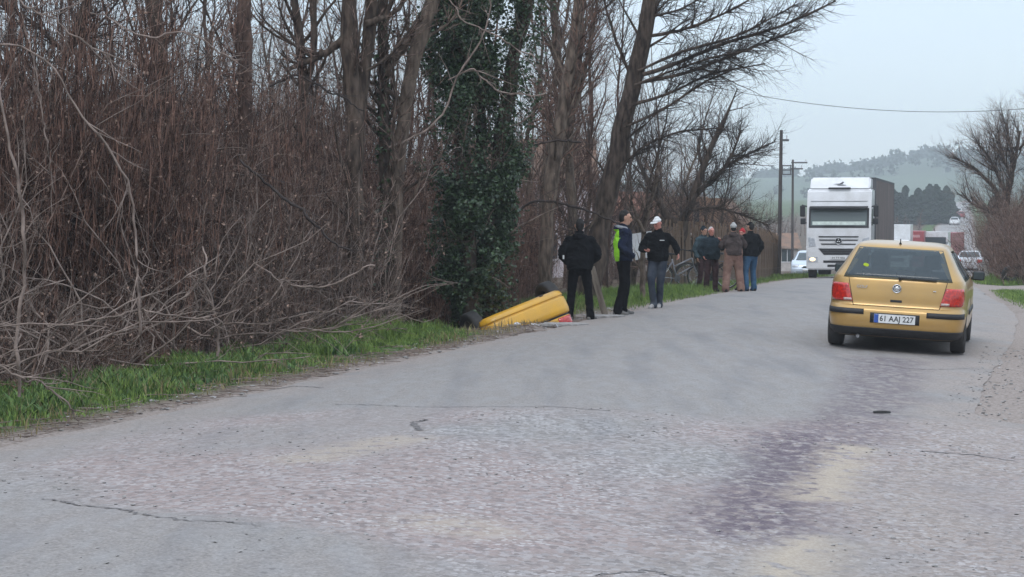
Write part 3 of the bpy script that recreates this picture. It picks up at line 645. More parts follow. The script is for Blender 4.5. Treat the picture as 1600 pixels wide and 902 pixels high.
bough('pale stem bowed low over the middle of the thicket', [(395, 415, 2), (430, 438, 2.6), (500, 440, 2.8), (560, 430, 2.6), (600, 410, 2)], 22.5)
bough('dark bough sloping down through the middle of the thicket', [(380, 255, 3), (430, 295, 4), (480, 325, 4), (505, 365, 3), (560, 390, 2)], 23, 'twig_dark')
bough('dark bough curving level in front of the twin trunk', [(420, 136, 3), (470, 136, 3), (520, 148, 2.5), (560, 172, 2)], 25, 'twig_dark')
bough('pale bough sweeping in a wide bow across the ivy', [(700, 110, 1.8), (740, 108, 2.2), (780, 140, 2.4), (830, 150, 2), (858, 135, 1.5)], 29)
bough('long pale bough rising steeply in front of the ivy', [(608, 232, 3), (660, 212, 3), (688, 180, 2.8), (725, 115, 2.5), (760, 60, 2.2), (775, -10, 2)], 28.6)
bough('thin pale bough crossing the upper ivy', [(700, -10, 1.8), (735, 30, 2), (780, 60, 2), (830, 95, 1.6)], 28.8)
bough('dark bough bowed over the head of the man in black', [(800, 332, 3), (835, 316, 3.6), (870, 313, 3.6), (905, 325, 3.3), (945, 338, 3), (975, 352, 2)], 34, 'twig_dark')
bough('dark bough falling left beside the pale trunk', [(905, 222, 3), (870, 228, 2.8), (830, 240, 2.6), (790, 255, 2)], 35, 'twig_dark')
bough('slanting pale stem at the foot of the thicket on the left', [(-20, 560, 3), (40, 590, 3), (90, 625, 2.5), (130, 655, 2)], 15.6)
bough('bare bough lying above the grass on the left', [(70, 520, 2.5), (150, 500, 2.8), (220, 478, 2.5), (330, 490, 2)], 18.8)
for k in range(34):
    Y = 15 + 14 * rng.random(); d = 3.0 + 1.2 * rng.random(); x = 800 + (float(Lx(Y)) - d) * F / Y; y = 440 - 330 * rng.random(); a = rng.normal() * 1.2
    dx, dy = math.cos(a) * 70, -abs(math.sin(a)) * 120 - 20
    bough('thin bough strung through the front of the thicket', [(x - dx, y - dy, 1.6), (x - dx * .4, y - dy * .35 + 8, 2), (x + dx * .3, y + dy * .4 - 6, 1.8), (x + dx, y + dy, 1.3)], Y, ['twig_pale', 'twig', 'twig'][k % 3], 8)

# ------------------------------------------------------------------ grass
def blades(X, Y, Z, H, Wb, lean=.5, bend=.35):
    n = len(X); a = rng.random(n) * 2 * PI; sd = np.stack([np.cos(a), np.sin(a), np.zeros(n)], 1) * (Wb * .5)[:, None]
    b = rng.random(n) * 2 * PI; ln = (lean * rng.random(n) * H)[:, None] * np.stack([np.cos(b), np.sin(b), np.zeros(n)], 1)
    B = np.stack([X, Y, Z], 1); up = np.array([0, 0, 1.])[None]
    m = B + ln * .4 + up * (H * .58)[:, None]; tip = B + ln * (1 + bend) + up * (H * .92)[:, None]
    V = np.stack([B - sd, B + sd, m + sd * .8, m - sd * .8, tip], 1).reshape(-1, 3); i = np.arange(n * 5).reshape(n, 5)
    return V, i[:, [0, 1, 2, 3]], i[:, [3, 2, 4]]
def grass(name, label, n, Yr_, dr_, Hr, mt, side='L', dens=None, wide=1., thresh=.35, ns=1.2):
    Y = Yr_[0] + (Yr_[1] - Yr_[0]) * rng.random(n); d = dr_[0] + (dr_[1] - dr_[0]) * rng.random(n)
    t = -d if side == 'L' else Wd(Y) + d
    X = Lx(Y) + t
    k = fbm(X * ns, Y * ns, 61); k2 = vnoise(X * 4, Y * 4, 62)
    keep = (k + .25 * (k2 - .5) > thresh)
    e = np.minimum(sstep(dr_[0] - .05, dr_[0] + .5, d), 1 - .5 * sstep(dr_[1] - .4, dr_[1], d)) * np.minimum(sstep(Yr_[0] - .01, Yr_[0] + .6, Y), 1 - sstep(Yr_[1] - .6, Yr_[1], Y))
    keep &= rng.random(n) < (.25 + .75 * e)
    if dens is not None: keep &= rng.random(n) < dens(X, Y, d)
    Y, X, t, e, k = Y[keep], X[keep], t[keep], e[keep], k[keep]
    H = (Hr[0] + (Hr[1] - Hr[0]) * rng.random(len(X)) * np.clip(2.6 * (vnoise(X * 2.3, Y * 1.7, 66) * .6 + vnoise(X * 6, Y * 5, 67) * .4) - .45, .05, 1.6)) * (.4 + .6 * e)
    V, q, f = blades(X, Y, zt(Y, t) - .01, H, (.007 + .007 * rng.random(len(X))) * wide)
    link(name, mesh_np(name, V, q, f), M[mt], kind='stuff', label=label, category='grass')
GL = 'fresh green grass along the left verge in front of the thicket'
grass('grass', GL, 64000, (12.5, 27.5), (.5, 2.6), (.04, .20), 'grass', thresh=.40, ns=1.9)
grass('weeds', 'broad leaved weeds mixed into the grass below the thicket', 26000, (12.5, 27.4), (.6, 2.9), (.05, .20), 'herb', wide=3.4, thresh=.40)
grass('dry_grass', 'straw coloured dead grass edging the left verge', 16000, (12, 36), (.2, 2.8), (.04, .20), 'grass_dry', thresh=.45)
grass('weed_mound', 'tall lush weeds heaped up beside the fallen yellow car', 12000, (24.6, 27.5), (.8, 2.4), (.12, .36), 'grass', thresh=.2)
grass('grass_patch', 'short grass patch under the bicycle behind the three men', 42000, (35, 56), (.15, 3.4), (.07, .22), 'grass', thresh=.28)
grass('grass_tuft', 'grass tufts around the feet of the leaning plank', 5000, (32.2, 36.5), (.7, 2.4), (.10, .28), 'grass', thresh=.3)
grass('fence_grass', 'grass strip at the foot of the wooden fence', 9000, (54, 90), (.2, 2.2), (.08, .2), 'grass', thresh=.2, wide=2)
grass('meadow_grass', 'green grass wedge on the right side of the road', 45000, (31, 52.5), (.25, 5), (.04, .13), 'grass', side='R', thresh=.2, wide=1.3)
grass('hedge_grass', 'rough grass along the foot of the right hedge', 14000, (62, 100), (.3, 2.5), (.08, .25), 'grass', side='R', thresh=.35, wide=2)
# twigs and crumbs on the verge, loose stones on the road
def litter():
    n = 2600; Y = 12 + 20 * rng.random(n); d = .2 + 2.8 * rng.random(n) ** 1.3; X = Lx(Y) - d; Z = zt(Y, -d) + .015
    a = rng.random(n) * 6.3; L = .04 + .14 * rng.random(n); P = np.zeros((n, 3, 3))
    for k in range(3): P[:, k] = np.stack([X + np.cos(a) * L * k, Y + np.sin(a) * L * k, Z + .01 * k * rng.random(n)], 1)
    link('twig_litter', tube_mesh('twig_litter', [(P, np.full((n, 3), .004), 3)]), M['twig_pale'], kind='stuff', label='broken twigs littering the left verge', category='litter')
litter()
def stones(name, label, n, X, Y, size, mt):
    ico = bmesh.new(); bmesh.ops.create_icosphere(ico, subdivisions=1, radius=1); v0 = np.array([v.co[:] for v in ico.verts]); f0 = np.array([[v.index for v in f.verts] for f in ico.faces]); ico.free()
    f0 = f0[:]; s_ = size * (.5 + rng.random(n) ** 2 * 1.6)
    Z = zt(Y, X - Lx(Y)) + .006
    V = v0[None] * (1 + .35 * rng.normal(size=(n, len(v0), 1))).clip(.5, 1.5) * s_[:, None, None] * np.array([1.3, 1, .45]) + np.stack([X, Y, Z + s_ * .2], 1)[:, None, :]
    fc = f0[None] + (np.arange(n) * len(v0))[:, None, None]
    link(name, mesh_np(name, V, None, fc.reshape(-1, 3), smooth=False), M[mt], kind='stuff', label=label, category='stones')
n = 2600; Yv = 7 + 9.5 * rng.random(n) ** 1.0; Xv = Lx(Yv) + .5 + 7.5 * rng.random(n); k_ = fbm(Xv * .9, Yv * .9, 71) > .47
stones('loose_gravel', 'pale loose chippings scattered over the near road', int(k_.sum()), Xv[k_], Yv[k_], .006, 'stone')
n = 1500; Yv = 14 + 12 * rng.random(n); Xv = Lx(Yv) + Wd(Yv) + -.3 + 2.6 * rng.random(n)
stones('shoulder_gravel', 'brown and grey stones on the right shoulder', n, Xv, Yv, .009, 'stone')
n = 500; Yv = 12 + 24 * rng.random(n); Xv = Lx(Yv) - .1 - .8 * rng.random(n)
stones('verge_gravel', 'small stones along the left road edge', n, Xv, Yv, .014, 'stone')

# ------------------------------------------------------------------ hard-surface helpers
def bm_obj(name, bm, mt, parent=None, smooth=False, bevel=0, seg=2, **kw):
    bmesh.ops.recalc_face_normals(bm, faces=bm.faces)
    me = bpy.data.meshes.new(name); bm.to_mesh(me); bm.free()
    if smooth: me.polygons.foreach_set('use_smooth', [True] * len(me.polygons))
    o = link(name, me, mt, parent, **kw)
    return o
def box(bm, x0, x1, y0, y1, z0, z1, bev=0, rot=None, seg=2):
    r = bmesh.ops.create_cube(bm, size=1); vs = r['verts']
    M_ = Matrix.Translation(((x0 + x1) / 2, (y0 + y1) / 2, (z0 + z1) / 2)) @ (rot or Matrix.Identity(4)) @ Matrix.Diagonal((abs(x1 - x0), abs(y1 - y0), abs(z1 - z0), 1))
    bmesh.ops.transform(bm, matrix=M_, verts=vs)
    if bev:
        ed = list({e for v in vs for e in v.link_edges}); bmesh.ops.bevel(bm, geom=ed, offset=bev, segments=seg, affect='EDGES', profile=.6)
def cyl(bm, p0, p1, r0, r1=None, seg=16, cap=True):
    p0, p1 = Vector(p0), Vector(p1); d = p1 - p0; r1 = r0 if r1 is None else r1
    m = Matrix.Translation((p0 + p1) / 2) @ d.to_track_quat('Z', 'Y').to_matrix().to_4x4()
    bmesh.ops.create_cone(bm, cap_ends=cap, segments=seg, radius1=r0, radius2=r1, depth=d.length, matrix=m)
def torus(bm, c, axis, R, r, n=28, k=8):
    q = Vector(axis).to_track_quat('Z', 'Y').to_matrix().to_4x4(); m = Matrix.Translation(c) @ q; vs = []
    for i in range(n):
        a = 2 * PI * i / n
        for j in range(k):
            b = 2 * PI * j / k; vs.append(bm.verts.new(m @ Vector(((R + r * math.cos(b)) * math.cos(a), (R + r * math.cos(b)) * math.sin(a), r * math.sin(b)))))
    for i in range(n):
        for j in range(k): bm.faces.new([vs[i * k + j], vs[((i + 1) % n) * k + j], vs[((i + 1) % n) * k + (j + 1) % k], vs[i * k + (j + 1) % k]])
def sphere(bm, c, r, sc=(1, 1, 1), u=14, v=10):
    bmesh.ops.create_uvsphere(bm, u_segments=u, v_segments=v, radius=1, matrix=Matrix.Translation(c) @ Matrix.Diagonal((r * sc[0], r * sc[1], r * sc[2], 1)))
def prism(bm, pts, axis, a, b):
    """outline pts in the plane across axis, thickness a..b"""
    mk = {'x': lambda p, t: (t, p[0], p[1]), 'y': lambda p, t: (p[0], t, p[1]), 'z': lambda p, t: (p[0], p[1], t)}[axis]
    v0 = [bm.verts.new(mk(p, a)) for p in pts]; v1 = [bm.verts.new(mk(p, b)) for p in pts]; n = len(pts)
    bm.faces.new(v0); bm.faces.new(v1[::-1])
    for i in range(n): bm.faces.new([v0[i], v0[(i + 1) % n], v1[(i + 1) % n], v1[i]])
def text_obj(name, s_, size, mt, parent, loc, rot=(PI / 2, 0, 0), ext=.002, width=None):
    cu = bpy.data.curves.new(name, 'FONT'); cu.body = s_; cu.size = size; cu.extrude = ext; cu.align_x = 'CENTER'; cu.align_y = 'CENTER'; cu.offset = size * .012
    cu.resolution_u = 3
    tmp = bpy.data.objects.new('tmp', cu); C.objects.link(tmp); dg = bpy.context.evaluated_depsgraph_get(); dg.update()
    me = bpy.data.meshes.new_from_object(tmp.evaluated_get(dg)); bpy.data.objects.remove(tmp)
    o = link(name, me, mt, parent); o.location = loc; o.rotation_euler = rot
    if width:
        xs = [v.co.x for v in me.vertices]; o.scale = (width / (max(xs) - min(xs)), 1, 1)
    return o

# ------------------------------------------------------------------ car bodies: a stack of rounded plan outlines
class Shape:
    def __init__(s, rows, n=8):
        a = np.array(rows, float); s.z, s.w, s.yr, s.yf = a[:, 0], a[:, 1], a[:, 2], a[:, 3]; s.n = n
    def row(s, z): return [float(np.interp(z, s.z, c)) for c in (s.w, s.yr, s.yf)]
    def outline(s, z, m=400):
        w_, yr, yf = s.row(z); yc, h = (yr + yf) / 2, (yf - yr) / 2
        th = np.linspace(-PI / 2, 3 * PI / 2, m * 4, endpoint=False); c_, s_ = np.cos(th), np.sin(th)
        x = w_ * np.sign(c_) * np.abs(c_) ** (2 / s.n); y = yc + h * np.sign(s_) * np.abs(s_) ** (2 / s.n)
        P = np.stack([x, y], 1); P2 = np.concatenate([P, P[:1]]); d = np.concatenate([[0], np.cumsum(np.linalg.norm(np.diff(P2, axis=0), axis=1))])
        return P2, d
    def by_s(s, z, ss, off=0):      # ss: arc length from the middle of the tail, + towards +x
        P2, d = s.outline(z); L = d[-1]; q = np.mod(ss, L); x = np.interp(q, d, P2[:, 0]); y = np.interp(q, d, P2[:, 1])
        x1 = np.interp(np.mod(q + .01, L), d, P2[:, 0]); y1 = np.interp(np.mod(q + .01, L), d, P2[:, 1])
        tx, ty = x1 - x, y1 - y; l = np.hypot(tx, ty) + 1e-9
        return np.stack([x + ty / l * off, y - tx / l * off], 1)
    def s_at_y(s, z, y, side=1):
        P2, d = s.outline(z); m = len(P2) // 2; yy, dd = (P2[:m, 1], d[:m]); v = float(np.interp(y, yy, dd)); return v * side
    def body(s, zs, m=120):
        rings = [];
        for z in zs:
            P2, d = s.outline(z); q = np.linspace(0, d[-1], m, endpoint=False); xy = np.stack([np.interp(q, d, P2[:, 0]), np.interp(q, d, P2[:, 1])], 1)
            rings.append(np.concatenate([xy, np.full((m, 1), z)], 1))
        V = np.concatenate(rings); K = len(zs); i = np.arange(K * m).reshape(K, m); j = np.roll(i, -1, 1)
        q = np.stack([i[:-1], j[:-1], j[1:], i[1:]], -1).reshape(-1, 4)
        # caps
        cb = np.array([[0, (s.row(zs[0])[1] + s.row(zs[0])[2]) / 2, zs[0]]]); ct = np.array([[0, (s.row(zs[-1])[1] + s.row(zs[-1])[2]) / 2, zs[-1] + .012]])
        V = np.concatenate([V, cb, ct]); nb, ntp = K * m, K * m + 1
        t3 = np.concatenate([np.stack([j[0], i[0], np.full(m, nb)], -1), np.stack([i[-1], j[-1], np.full(m, ntp)], -1)])
        return V, q, t3
    def patch(s, zs, s0, s1, off=.006, nu=14, skirt=.03):
        """a panel lying on the body between heights zs and arc lengths s0(z)..s1(z), with its own edge thickness"""
        rows = []
        for k, z in enumerate(zs):
            a = s0[k] if hasattr(s0, '__len__') else s0; b = s1[k] if hasattr(s1, '__len__') else s1
            xy = s.by_s(z, np.linspace(a, b, nu), off); rows.append(np.concatenate([xy, np.full((nu, 1), z)], 1))
        G = np.array(rows); K = len(zs); inn = []
        for k, z in enumerate(zs):
            a = s0[k] if hasattr(s0, '__len__') else s0; b = s1[k] if hasattr(s1, '__len__') else s1
            xy = s.by_s(z, np.linspace(a, b, nu), -skirt); inn.append(np.concatenate([xy, np.full((nu, 1), z)], 1))
        I = np.array(inn); V = np.concatenate([G.reshape(-1, 3), I.reshape(-1, 3)]); i = np.arange(K * nu).reshape(K, nu); o = K * nu
        q = np.stack([i[:-1, :-1], i[:-1, 1:], i[1:, 1:], i[1:, :-1]], -1).reshape(-1, 4).tolist()
        def edge(a):
            for p, r_ in zip(a[:-1], a[1:]): q.append([p, p + o, r_ + o, r_])
        edge(i[0]); edge(i[-1][::-1]); edge(i[:, 0][::-1]); edge(i[:, -1])
        return V, np.array(q)
def wheel(parent, x, y, r, wdt=.19, side=1, hub='alu'):
    t = bpy.data.objects.new('wheel', None); C.objects.link(t); t.parent = parent; t.location = (x, y, r)
    b = bmesh.new(); prof = [(r * .62, -wdt / 2), (r * .93, -wdt / 2), (r * .99, -wdt * .38), (r, -wdt * .2), (r, wdt * .2), (r * .99, wdt * .38), (r * .93, wdt / 2), (r * .62, wdt / 2)]
    n = 36; vs = [[b.verts.new((px_, pr * math.cos(2 * PI * i / n), pr * math.sin(2 * PI * i / n))) for pr, px_ in prof] for i in range(n)]
    for i in range(n):
        for k in range(len(prof)): b.faces.new([vs[i][k], vs[(i + 1) % n][k], vs[(i + 1) % n][(k + 1) % 8], vs[i][(k + 1) % 8]])
    bm_obj('tyre', b, M['rubber'], t, True)
    b = bmesh.new(); xo = side * wdt * .36
    cyl(b, (xo - side * .02, 0, 0), (xo, 0, 0), r * .62, r * .6, 28); cyl(b, (xo, 0, 0), (xo + side * .02, 0, 0), r * .16, r * .12, 16)
    for k in range(7):
        a = 2 * PI * k / 7; c_, s_ = math.cos(a), math.sin(a)
        box(b, xo, xo + side * .014, -r * .05, r * .05, r * .12, r * .56, .004, None)
        bmesh.ops.rotate(b, verts=b.verts[-24:], cent=(0, 0, 0), matrix=Matrix.Rotation(a, 3, 'X')) if False else None
    bm_obj('rim', b, M[hub], t)
    return t
def cut_arches(o, centres, r, w_):
    b = bmesh.new()
    for x, y in centres: cyl(b, (x - w_, y, r * .93), (x + w_, y, r * .93), r * 1.13, seg=32)
    me = bpy.data.meshes.new('cut'); b.to_mesh(me); b.free(); c_ = bpy.data.objects.new('cut', me); C.objects.link(c_)
    m_ = o.modifiers.new('b', 'BOOLEAN'); m_.operation = 'DIFFERENCE'; m_.object = c_; m_.solver = 'EXACT'
    dg = bpy.context.evaluated_depsgraph_get(); dg.update(); nm = bpy.data.meshes.new_from_object(o.evaluated_get(dg))
    o.modifiers.clear(); old = o.data; o.data = nm; bpy.data.objects.remove(c_); bpy.data.meshes.remove(old)
def paint(name, col, rough=.3, metal=.0, dust=.35):
    return mat(name, col, rough, tuple(c * (1 - dust) + .10 * dust for c in col), 2.2, 6, metal=metal, coat=.5, contrast=(.25, .6))
def patch_obj(name, sh, zs, s0, s1, mt, parent, off=.006, nu=14, skirt=.03):
    V, q = sh.patch(zs, s0, s1, off, nu, skirt); return link(name, mesh_np(name, V, q), mt, parent)

M['tail'] = mat('tail_lamp', (.60, .03, .015), .15, (.30, .012, .012), 30, coat=.8)
M['tail_clear'] = mat('clear_lamp', (.50, .42, .38), .15, (.35, .25, .22), 30, coat=.8)
M['white_plate'] = mat('number_plate', (.72, .72, .72), .4, (.62, .62, .6), 8)
M['blue_plate'] = mat('plate_blue', (.03, .10, .42), .4)
M['ink'] = mat('plate_ink', (.02, .02, .02), .6)
M['seat'] = mat('seat_cloth', (.03, .032, .038), .95, (.02, .02, .025), 12)
M['headlamp'] = mat('headlamp', (.55, .57, .6), .1, (.35, .37, .4), 20, coat=1)
M['under'] = mat('underbody', (.03, .03, .032), .8, (.055, .05, .045), 4, bump=.5, bscale=14)

def hatch(label, cat, name, pm, loc, rot, sh, wb=(.72, 3.23), r=.30, rear_win=None, hole=True, plate='61 AAJ 227', detail=True, win=((.95, 1.33),), tail=True, sedan=False, driver=False):
    t = thing(name, label, cat, loc, rot)
    zs = sorted(set([float(z) for z in np.interp(np.linspace(0, len(sh.z) - 1, (len(sh.z) - 1) * 3 + 1), np.arange(len(sh.z)), sh.z)]))
    V, q, f3 = sh.body(zs); me = mesh_np('body', V, q, f3); body = link('body', me, pm, t)
    tr = sh.row(.4)[0] - .10
    cut_arches(body, [(sx * (tr + .12), wy) for sx in (-1, 1) for wy in wb], r, .26)
    for p in body.data.polygons: p.use_smooth = True
    z0, z1 = rear_win[0], rear_win[1]; a0, a1 = rear_win[2], rear_win[3]
    if hole:
        b = bmesh.new(); b.from_mesh(body.data); kill = []
        for f in b.faces:
            c_ = f.calc_center_median(); k = (c_.z - z0) / (z1 - z0); w_ = sh.row(c_.z)
            lim = a0 + (a1 - a0) * k - .05
            fy = w_[2]
            if .05 < k < .95 and c_.z > z0 + .02:
                if abs(c_.x) < lim and c_.y < w_[1] + .25: kill.append(f)                # rear window opening
                elif abs(c_.x) < lim and c_.y > fy - .3: kill.append(f)                  # windscreen opening
                elif abs(c_.x) > w_[0] * .9 and w_[1] + .55 < c_.y < fy - .55 and not (2.0 < c_.y < 2.12): kill.append(f)     # side windows
        bmesh.ops.delete(b, geom=kill, context='FACES'); b.to_mesh(body.data); b.free()
    zw = np.linspace(z0, z1, 8); aw = np.linspace(a0, a1, 8)
    G = M['glass'] if hole else M['glass_solid']
    patch_obj('rear_window', sh, zw, -aw, aw, G, t, .006, 16, .012)
    L = lambda z: sh.outline(z)[1][-1]
    LL = np.array([L(z) for z in zw]); patch_obj('windscreen', sh, zw, LL / 2 - aw * .95, LL / 2 + aw * .95, G, t, .006, 16, .012)
    for sd in (-1, 1):
        for ya, yb in (((.50, 1.30), (1.36, 2.15), (2.22, 3.0)) if detail else ((.6, 1.9), (2.0, 3.0))):
            s0 = [sh.s_at_y(z, max(sh.row(z)[1] + ya - .12 if ya < .7 else ya, ya)) * sd for z in zw]; s1 = [sh.s_at_y(z, min(yb, sh.row(z)[2] - .12)) * sd for z in zw]
            if all(abs(b_) > abs(a_) + .02 for a_, b_ in zip(s0, s1)):
                patch_obj('side_window', sh, zw[:-1] + .012, [min(a_, b_) for a_, b_ in zip(s0, s1)][:-1], [max(a_, b_) for a_, b_ in zip(s0, s1)][:-1], G, t, .006, 8, .012)
    for sx in (-1, 1):
        for wy in wb: wheel(t, sx * tr, wy, r, .19, sx)
    b = bmesh.new(); box(b, -sh.w.max() * .82, sh.w.max() * .82, .25 if name != 'overturned_car' else .9, sh.yf.max() - .25, .17 if name != 'overturned_car' else .225, .30, .03); bm_obj('underbody', b, M['under'], t)
    return t

gold = paint('gold_paint', (.50, .30, .09), .28, .35, .22)
GS = Shape([(z, w_ * 1.035, a, b_) for z, w_, a, b_ in [(.19, .78, .12, 3.98), (.24, .83, .05, 4.08), (.31, .855, .015, 4.13), (.42, .868, .0, 4.15), (.535, .868, .005, 4.14), (.565, .864, .03, 4.12), (.60, .862, .07, 4.09), (.75, .862, .075, 4.0), (.86, .855, .09, 3.8), (.92, .84, .105, 3.45),
            (.955, .825, .12, 3.12), (1.0, .795, .15, 2.98), (1.10, .73, .225, 2.78), (1.22, .665, .315, 2.55), (1.33, .60, .405, 2.32), (1.365, .575, .45, 2.22), (1.39, .55, .52, 2.1), (1.41, .50, .66, 1.95), (1.425, .40, .85, 1.75)]], 8)
GX, GYY = 4.93, 24.0
yaw = -math.atan(.275)
g = hatch('gold hatchback with a yellow sticker on its rear window driving away on the road', 'car', 'hatchback_car', gold, (GX, GYY, zXY(5.0, 25.3) - .005), (0, math.radians(3.1), yaw), GS, rear_win=(.945, 1.345, .70, .545))
zz = lambda a, b, n=4: np.linspace(a, b, n)
# seams: tailgate lower edge and sides as thin dark grooves proud of the paint by a hair
M['seam'] = mat('panel_gap', (.05, .035, .02), .9)
patch_obj('tailgate_seam', GS, zz(.585, .592, 2), -.55, .55, M['seam'], g, .002, 16, .01)
for sd in (-1, 1):
    z_ = zz(.59, .94, 8); e = np.linspace(.55, .63, 8) * sd
    patch_obj('tailgate_seam', GS, z_, np.minimum(e, e + .008), np.maximum(e, e + .008), M['seam'], g, .002, 2, .01)
    zt_ = zz(.635, .865, 8); inner = np.linspace(.555, .625, 8); outer = np.array([.86, .90, .925, .94, .945, .94, .925, .90]) + .02
    a_, b_ = inner * sd, outer * sd; tl = patch_obj('tail_light', GS, zt_, np.minimum(a_, b_), np.maximum(a_, b_), M['tail'], g, .014, 14, .03)
    a_, b_ = np.array([.565, .57]) * sd, np.array([.67, .675]) * sd; patch_obj('reversing_lamp', GS, zz(.642, .675, 2), np.minimum(a_, b_), np.maximum(a_, b_), M['tail_clear'], tl, .017, 5, .03)
    a_, b_ = sorted([.40 * sd, 1.02 * sd]); patch_obj('bumper_strip', GS, zz(.475, .545, 3), a_, b_, M['black'], g, .012, 16, .02)
    patch_obj('side_strip', GS, zz(.50, .56, 3), *sorted([sd * GS.s_at_y(.53, 1.1), sd * GS.s_at_y(.53, 2.95)]), M['black'], g, .012, 8, .02)
    patch_obj('door_seam', GS, zz(.33, .94, 6), *sorted([sd * GS.s_at_y(.6, 1.93), sd * GS.s_at_y(.6, 1.938)]), M['seam'], g, .002, 2, .01)
    b = bmesh.new(); box(b, sd * .86 - .02, sd * .86 + .02, 2.02, 2.20, .80, .83, .008); bm_obj('door_handle', b, M['black'], g)
    mrr = bmesh.new(); x = sd * .965; box(mrr, x - .085, x + .085, 2.56, 2.68, .91, 1.04, .035); cyl(mrr, (sd * .84, 2.62, .92), (sd * .92, 2.60, .95), .02)
    mo = bm_obj('wing_mirror', mrr, M['black'], g, True)
    b = bmesh.new(); box(b, x - .07, x + .07, 2.552, 2.564, .925, 1.025, .004); bm_obj('mirror_glass', b, M['glass_solid'], mo)
patch_obj('rear_skirt', GS, zz(.195, .305, 8), -1.05, 1.05, M['black'], g, .016, 24, .02)
patch_obj('plate_recess', GS, zz(.372, .505, 4), -.315, .315, M['black'], g, .003, 10, .02)
b = bmesh.new(); box(b, -.262, .262, -.016, -.006, .378, .49, .002); pl = bm_obj('number_plate', b, M['white_plate'], g)
b = bmesh.new(); box(b, -.26, -.205, -.0185, -.015, .38, .488, .0); bm_obj('country_band', b, M['blue_plate'], pl)
text_obj('plate_number', '61 AAJ 227', .10, M['ink'], pl, (.025, -.0175, .434), ext=.001, width=.43)
# round badge with its letters
b = bmesh.new(); torus(b, (0, .070, .828), (0, 1, 0), .052, .007, 32, 8); cyl(b, (0, .076, .828), (0, .086, .828), .05, seg=28)
def bar2(b, p, q_, w_=.010, y=.066):
    d = Vector((q_[0] - p[0], 0, q_[1] - p[1])); n_ = Vector((-d.z, 0, d.x)).normalized() * w_ / 2
    prism(b, [(p[0] + n_.x, p[1] + n_.z), (q_[0] + n_.x, q_[1] + n_.z), (q_[0] - n_.x, q_[1] - n_.z), (p[0] - n_.x, p[1] - n_.z)], 'y', y, y + .008)
em = bm_obj('badge', b, M['chrome'], g, True)
b = bmesh.new(); c0 = .828
for p, q_ in [((-.022, c0 + .044), (0, c0 + .006)), ((0, c0 + .006), (.022, c0 + .044)), ((-.04, c0 + .028), (-.020, c0 - .040)), ((-.020, c0 - .040), (0, c0 - .004)), ((0, c0 - .004), (.020, c0 - .040)), ((.020, c0 - .040), (.04, c0 + .028))]: bar2(b, p, q_)
bm_obj('badge_letters', b, M['chrome'], em)
text_obj('model_lettering', 'GOLF', .05, M['chrome'], g, (-.445, .068, .83), ext=.003, width=.14)
b = bmesh.new(); box(b, .46, .50, .064, .074, .815, .828, .002); bm_obj('small_badge', b, M['chrome'], g)
b = bmesh.new(); box(b, -.075, .075, .068, .082, .648, .682, .006); bm_obj('tailgate_handle', b, M['black'], g)
b = bmesh.new(); box(b, .02, .50, .085, .105, .957, .975, .006, Matrix.Rotation(.02, 4, 'Y')); cyl(b, (.03, .11, .965), (.03, .07, .96), .02); bm_obj('rear_wiper', b, M['black'], g)
b = bmesh.new(); cyl(b, (-.02, .56, 1.40), (-.02, .545, 1.47), .006); cyl(b, (-.02, .57, 1.395), (-.02, .565, 1.42), .02, .012); bm_obj('aerial', b, M['black'], g)
b = bmesh.new(); cyl(b, (-.46, .02, .185), (-.46, .35, .19), .028, seg=16, cap=False); cyl(b, (-.46, .03, .185), (-.46, .34, .19), .023, seg=16); bm_obj('exhaust', b, M['alu'], g)
b = bmesh.new(); box(b, -.38, -.10, .25, .6, .17, .26, .04); bm_obj('silencer', b, M['under'], g)
M['sticker'] = mat('sticker', (.65, .70, .03), .5, (.45, .6, .02), 40)
b = bmesh.new()
for k in range(2):
    prism(b, [(-.43 + .028 * math.cos(a) + .016 * k, 1.115 + .022 * math.sin(a) - .006 * k) for a in np.linspace(0, 2 * PI, 10)[:-1]], 'y', .212 + k * .002, .222 + k * .002)
bm_obj('window_sticker', b, M['sticker'], g)
# seats inside, seen through the rear window
for x in (-.36, .36):
    b = bmesh.new(); box(b, x - .24, x + .24, 1.75, 1.93, .35, 1.02, .06); bm_obj('front_seat', b, M['seat'], g, True)
    b = bmesh.new(); box(b, x - .12, x + .12, 1.68, 1.78, 1.05, 1.25, .05); bm_obj('headrest', b, M['seat'], g, True)
b = bmesh.new(); box(b, -.62, .62, .75, .93, .35, .94, .05); box(b, -.40, -.18, .72, .82, .95, 1.10, .04); box(b, .18, .40, .72, .82, .95, 1.10, .04); bm_obj('rear_seat', b, M['seat'], g, True)
b = bmesh.new(); box(b, -.66, .66, .14, .72, .86, .88, .01); bm_obj('parcel_shelf', b, M['seat'], g)
b = bmesh.new(); box(b, -.64, .64, 2.7, 3.1, .6, .93, .06); bm_obj('dashboard', b, M['seat'], g)
b = bmesh.new(); box(b, -.09, .09, 2.42, 2.45, 1.22, 1.27, .01); cyl(b, (0, 2.45, 1.25), (0, 2.5, 1.32), .008); bm_obj('rear_view_mirror', b, M['black'], g)

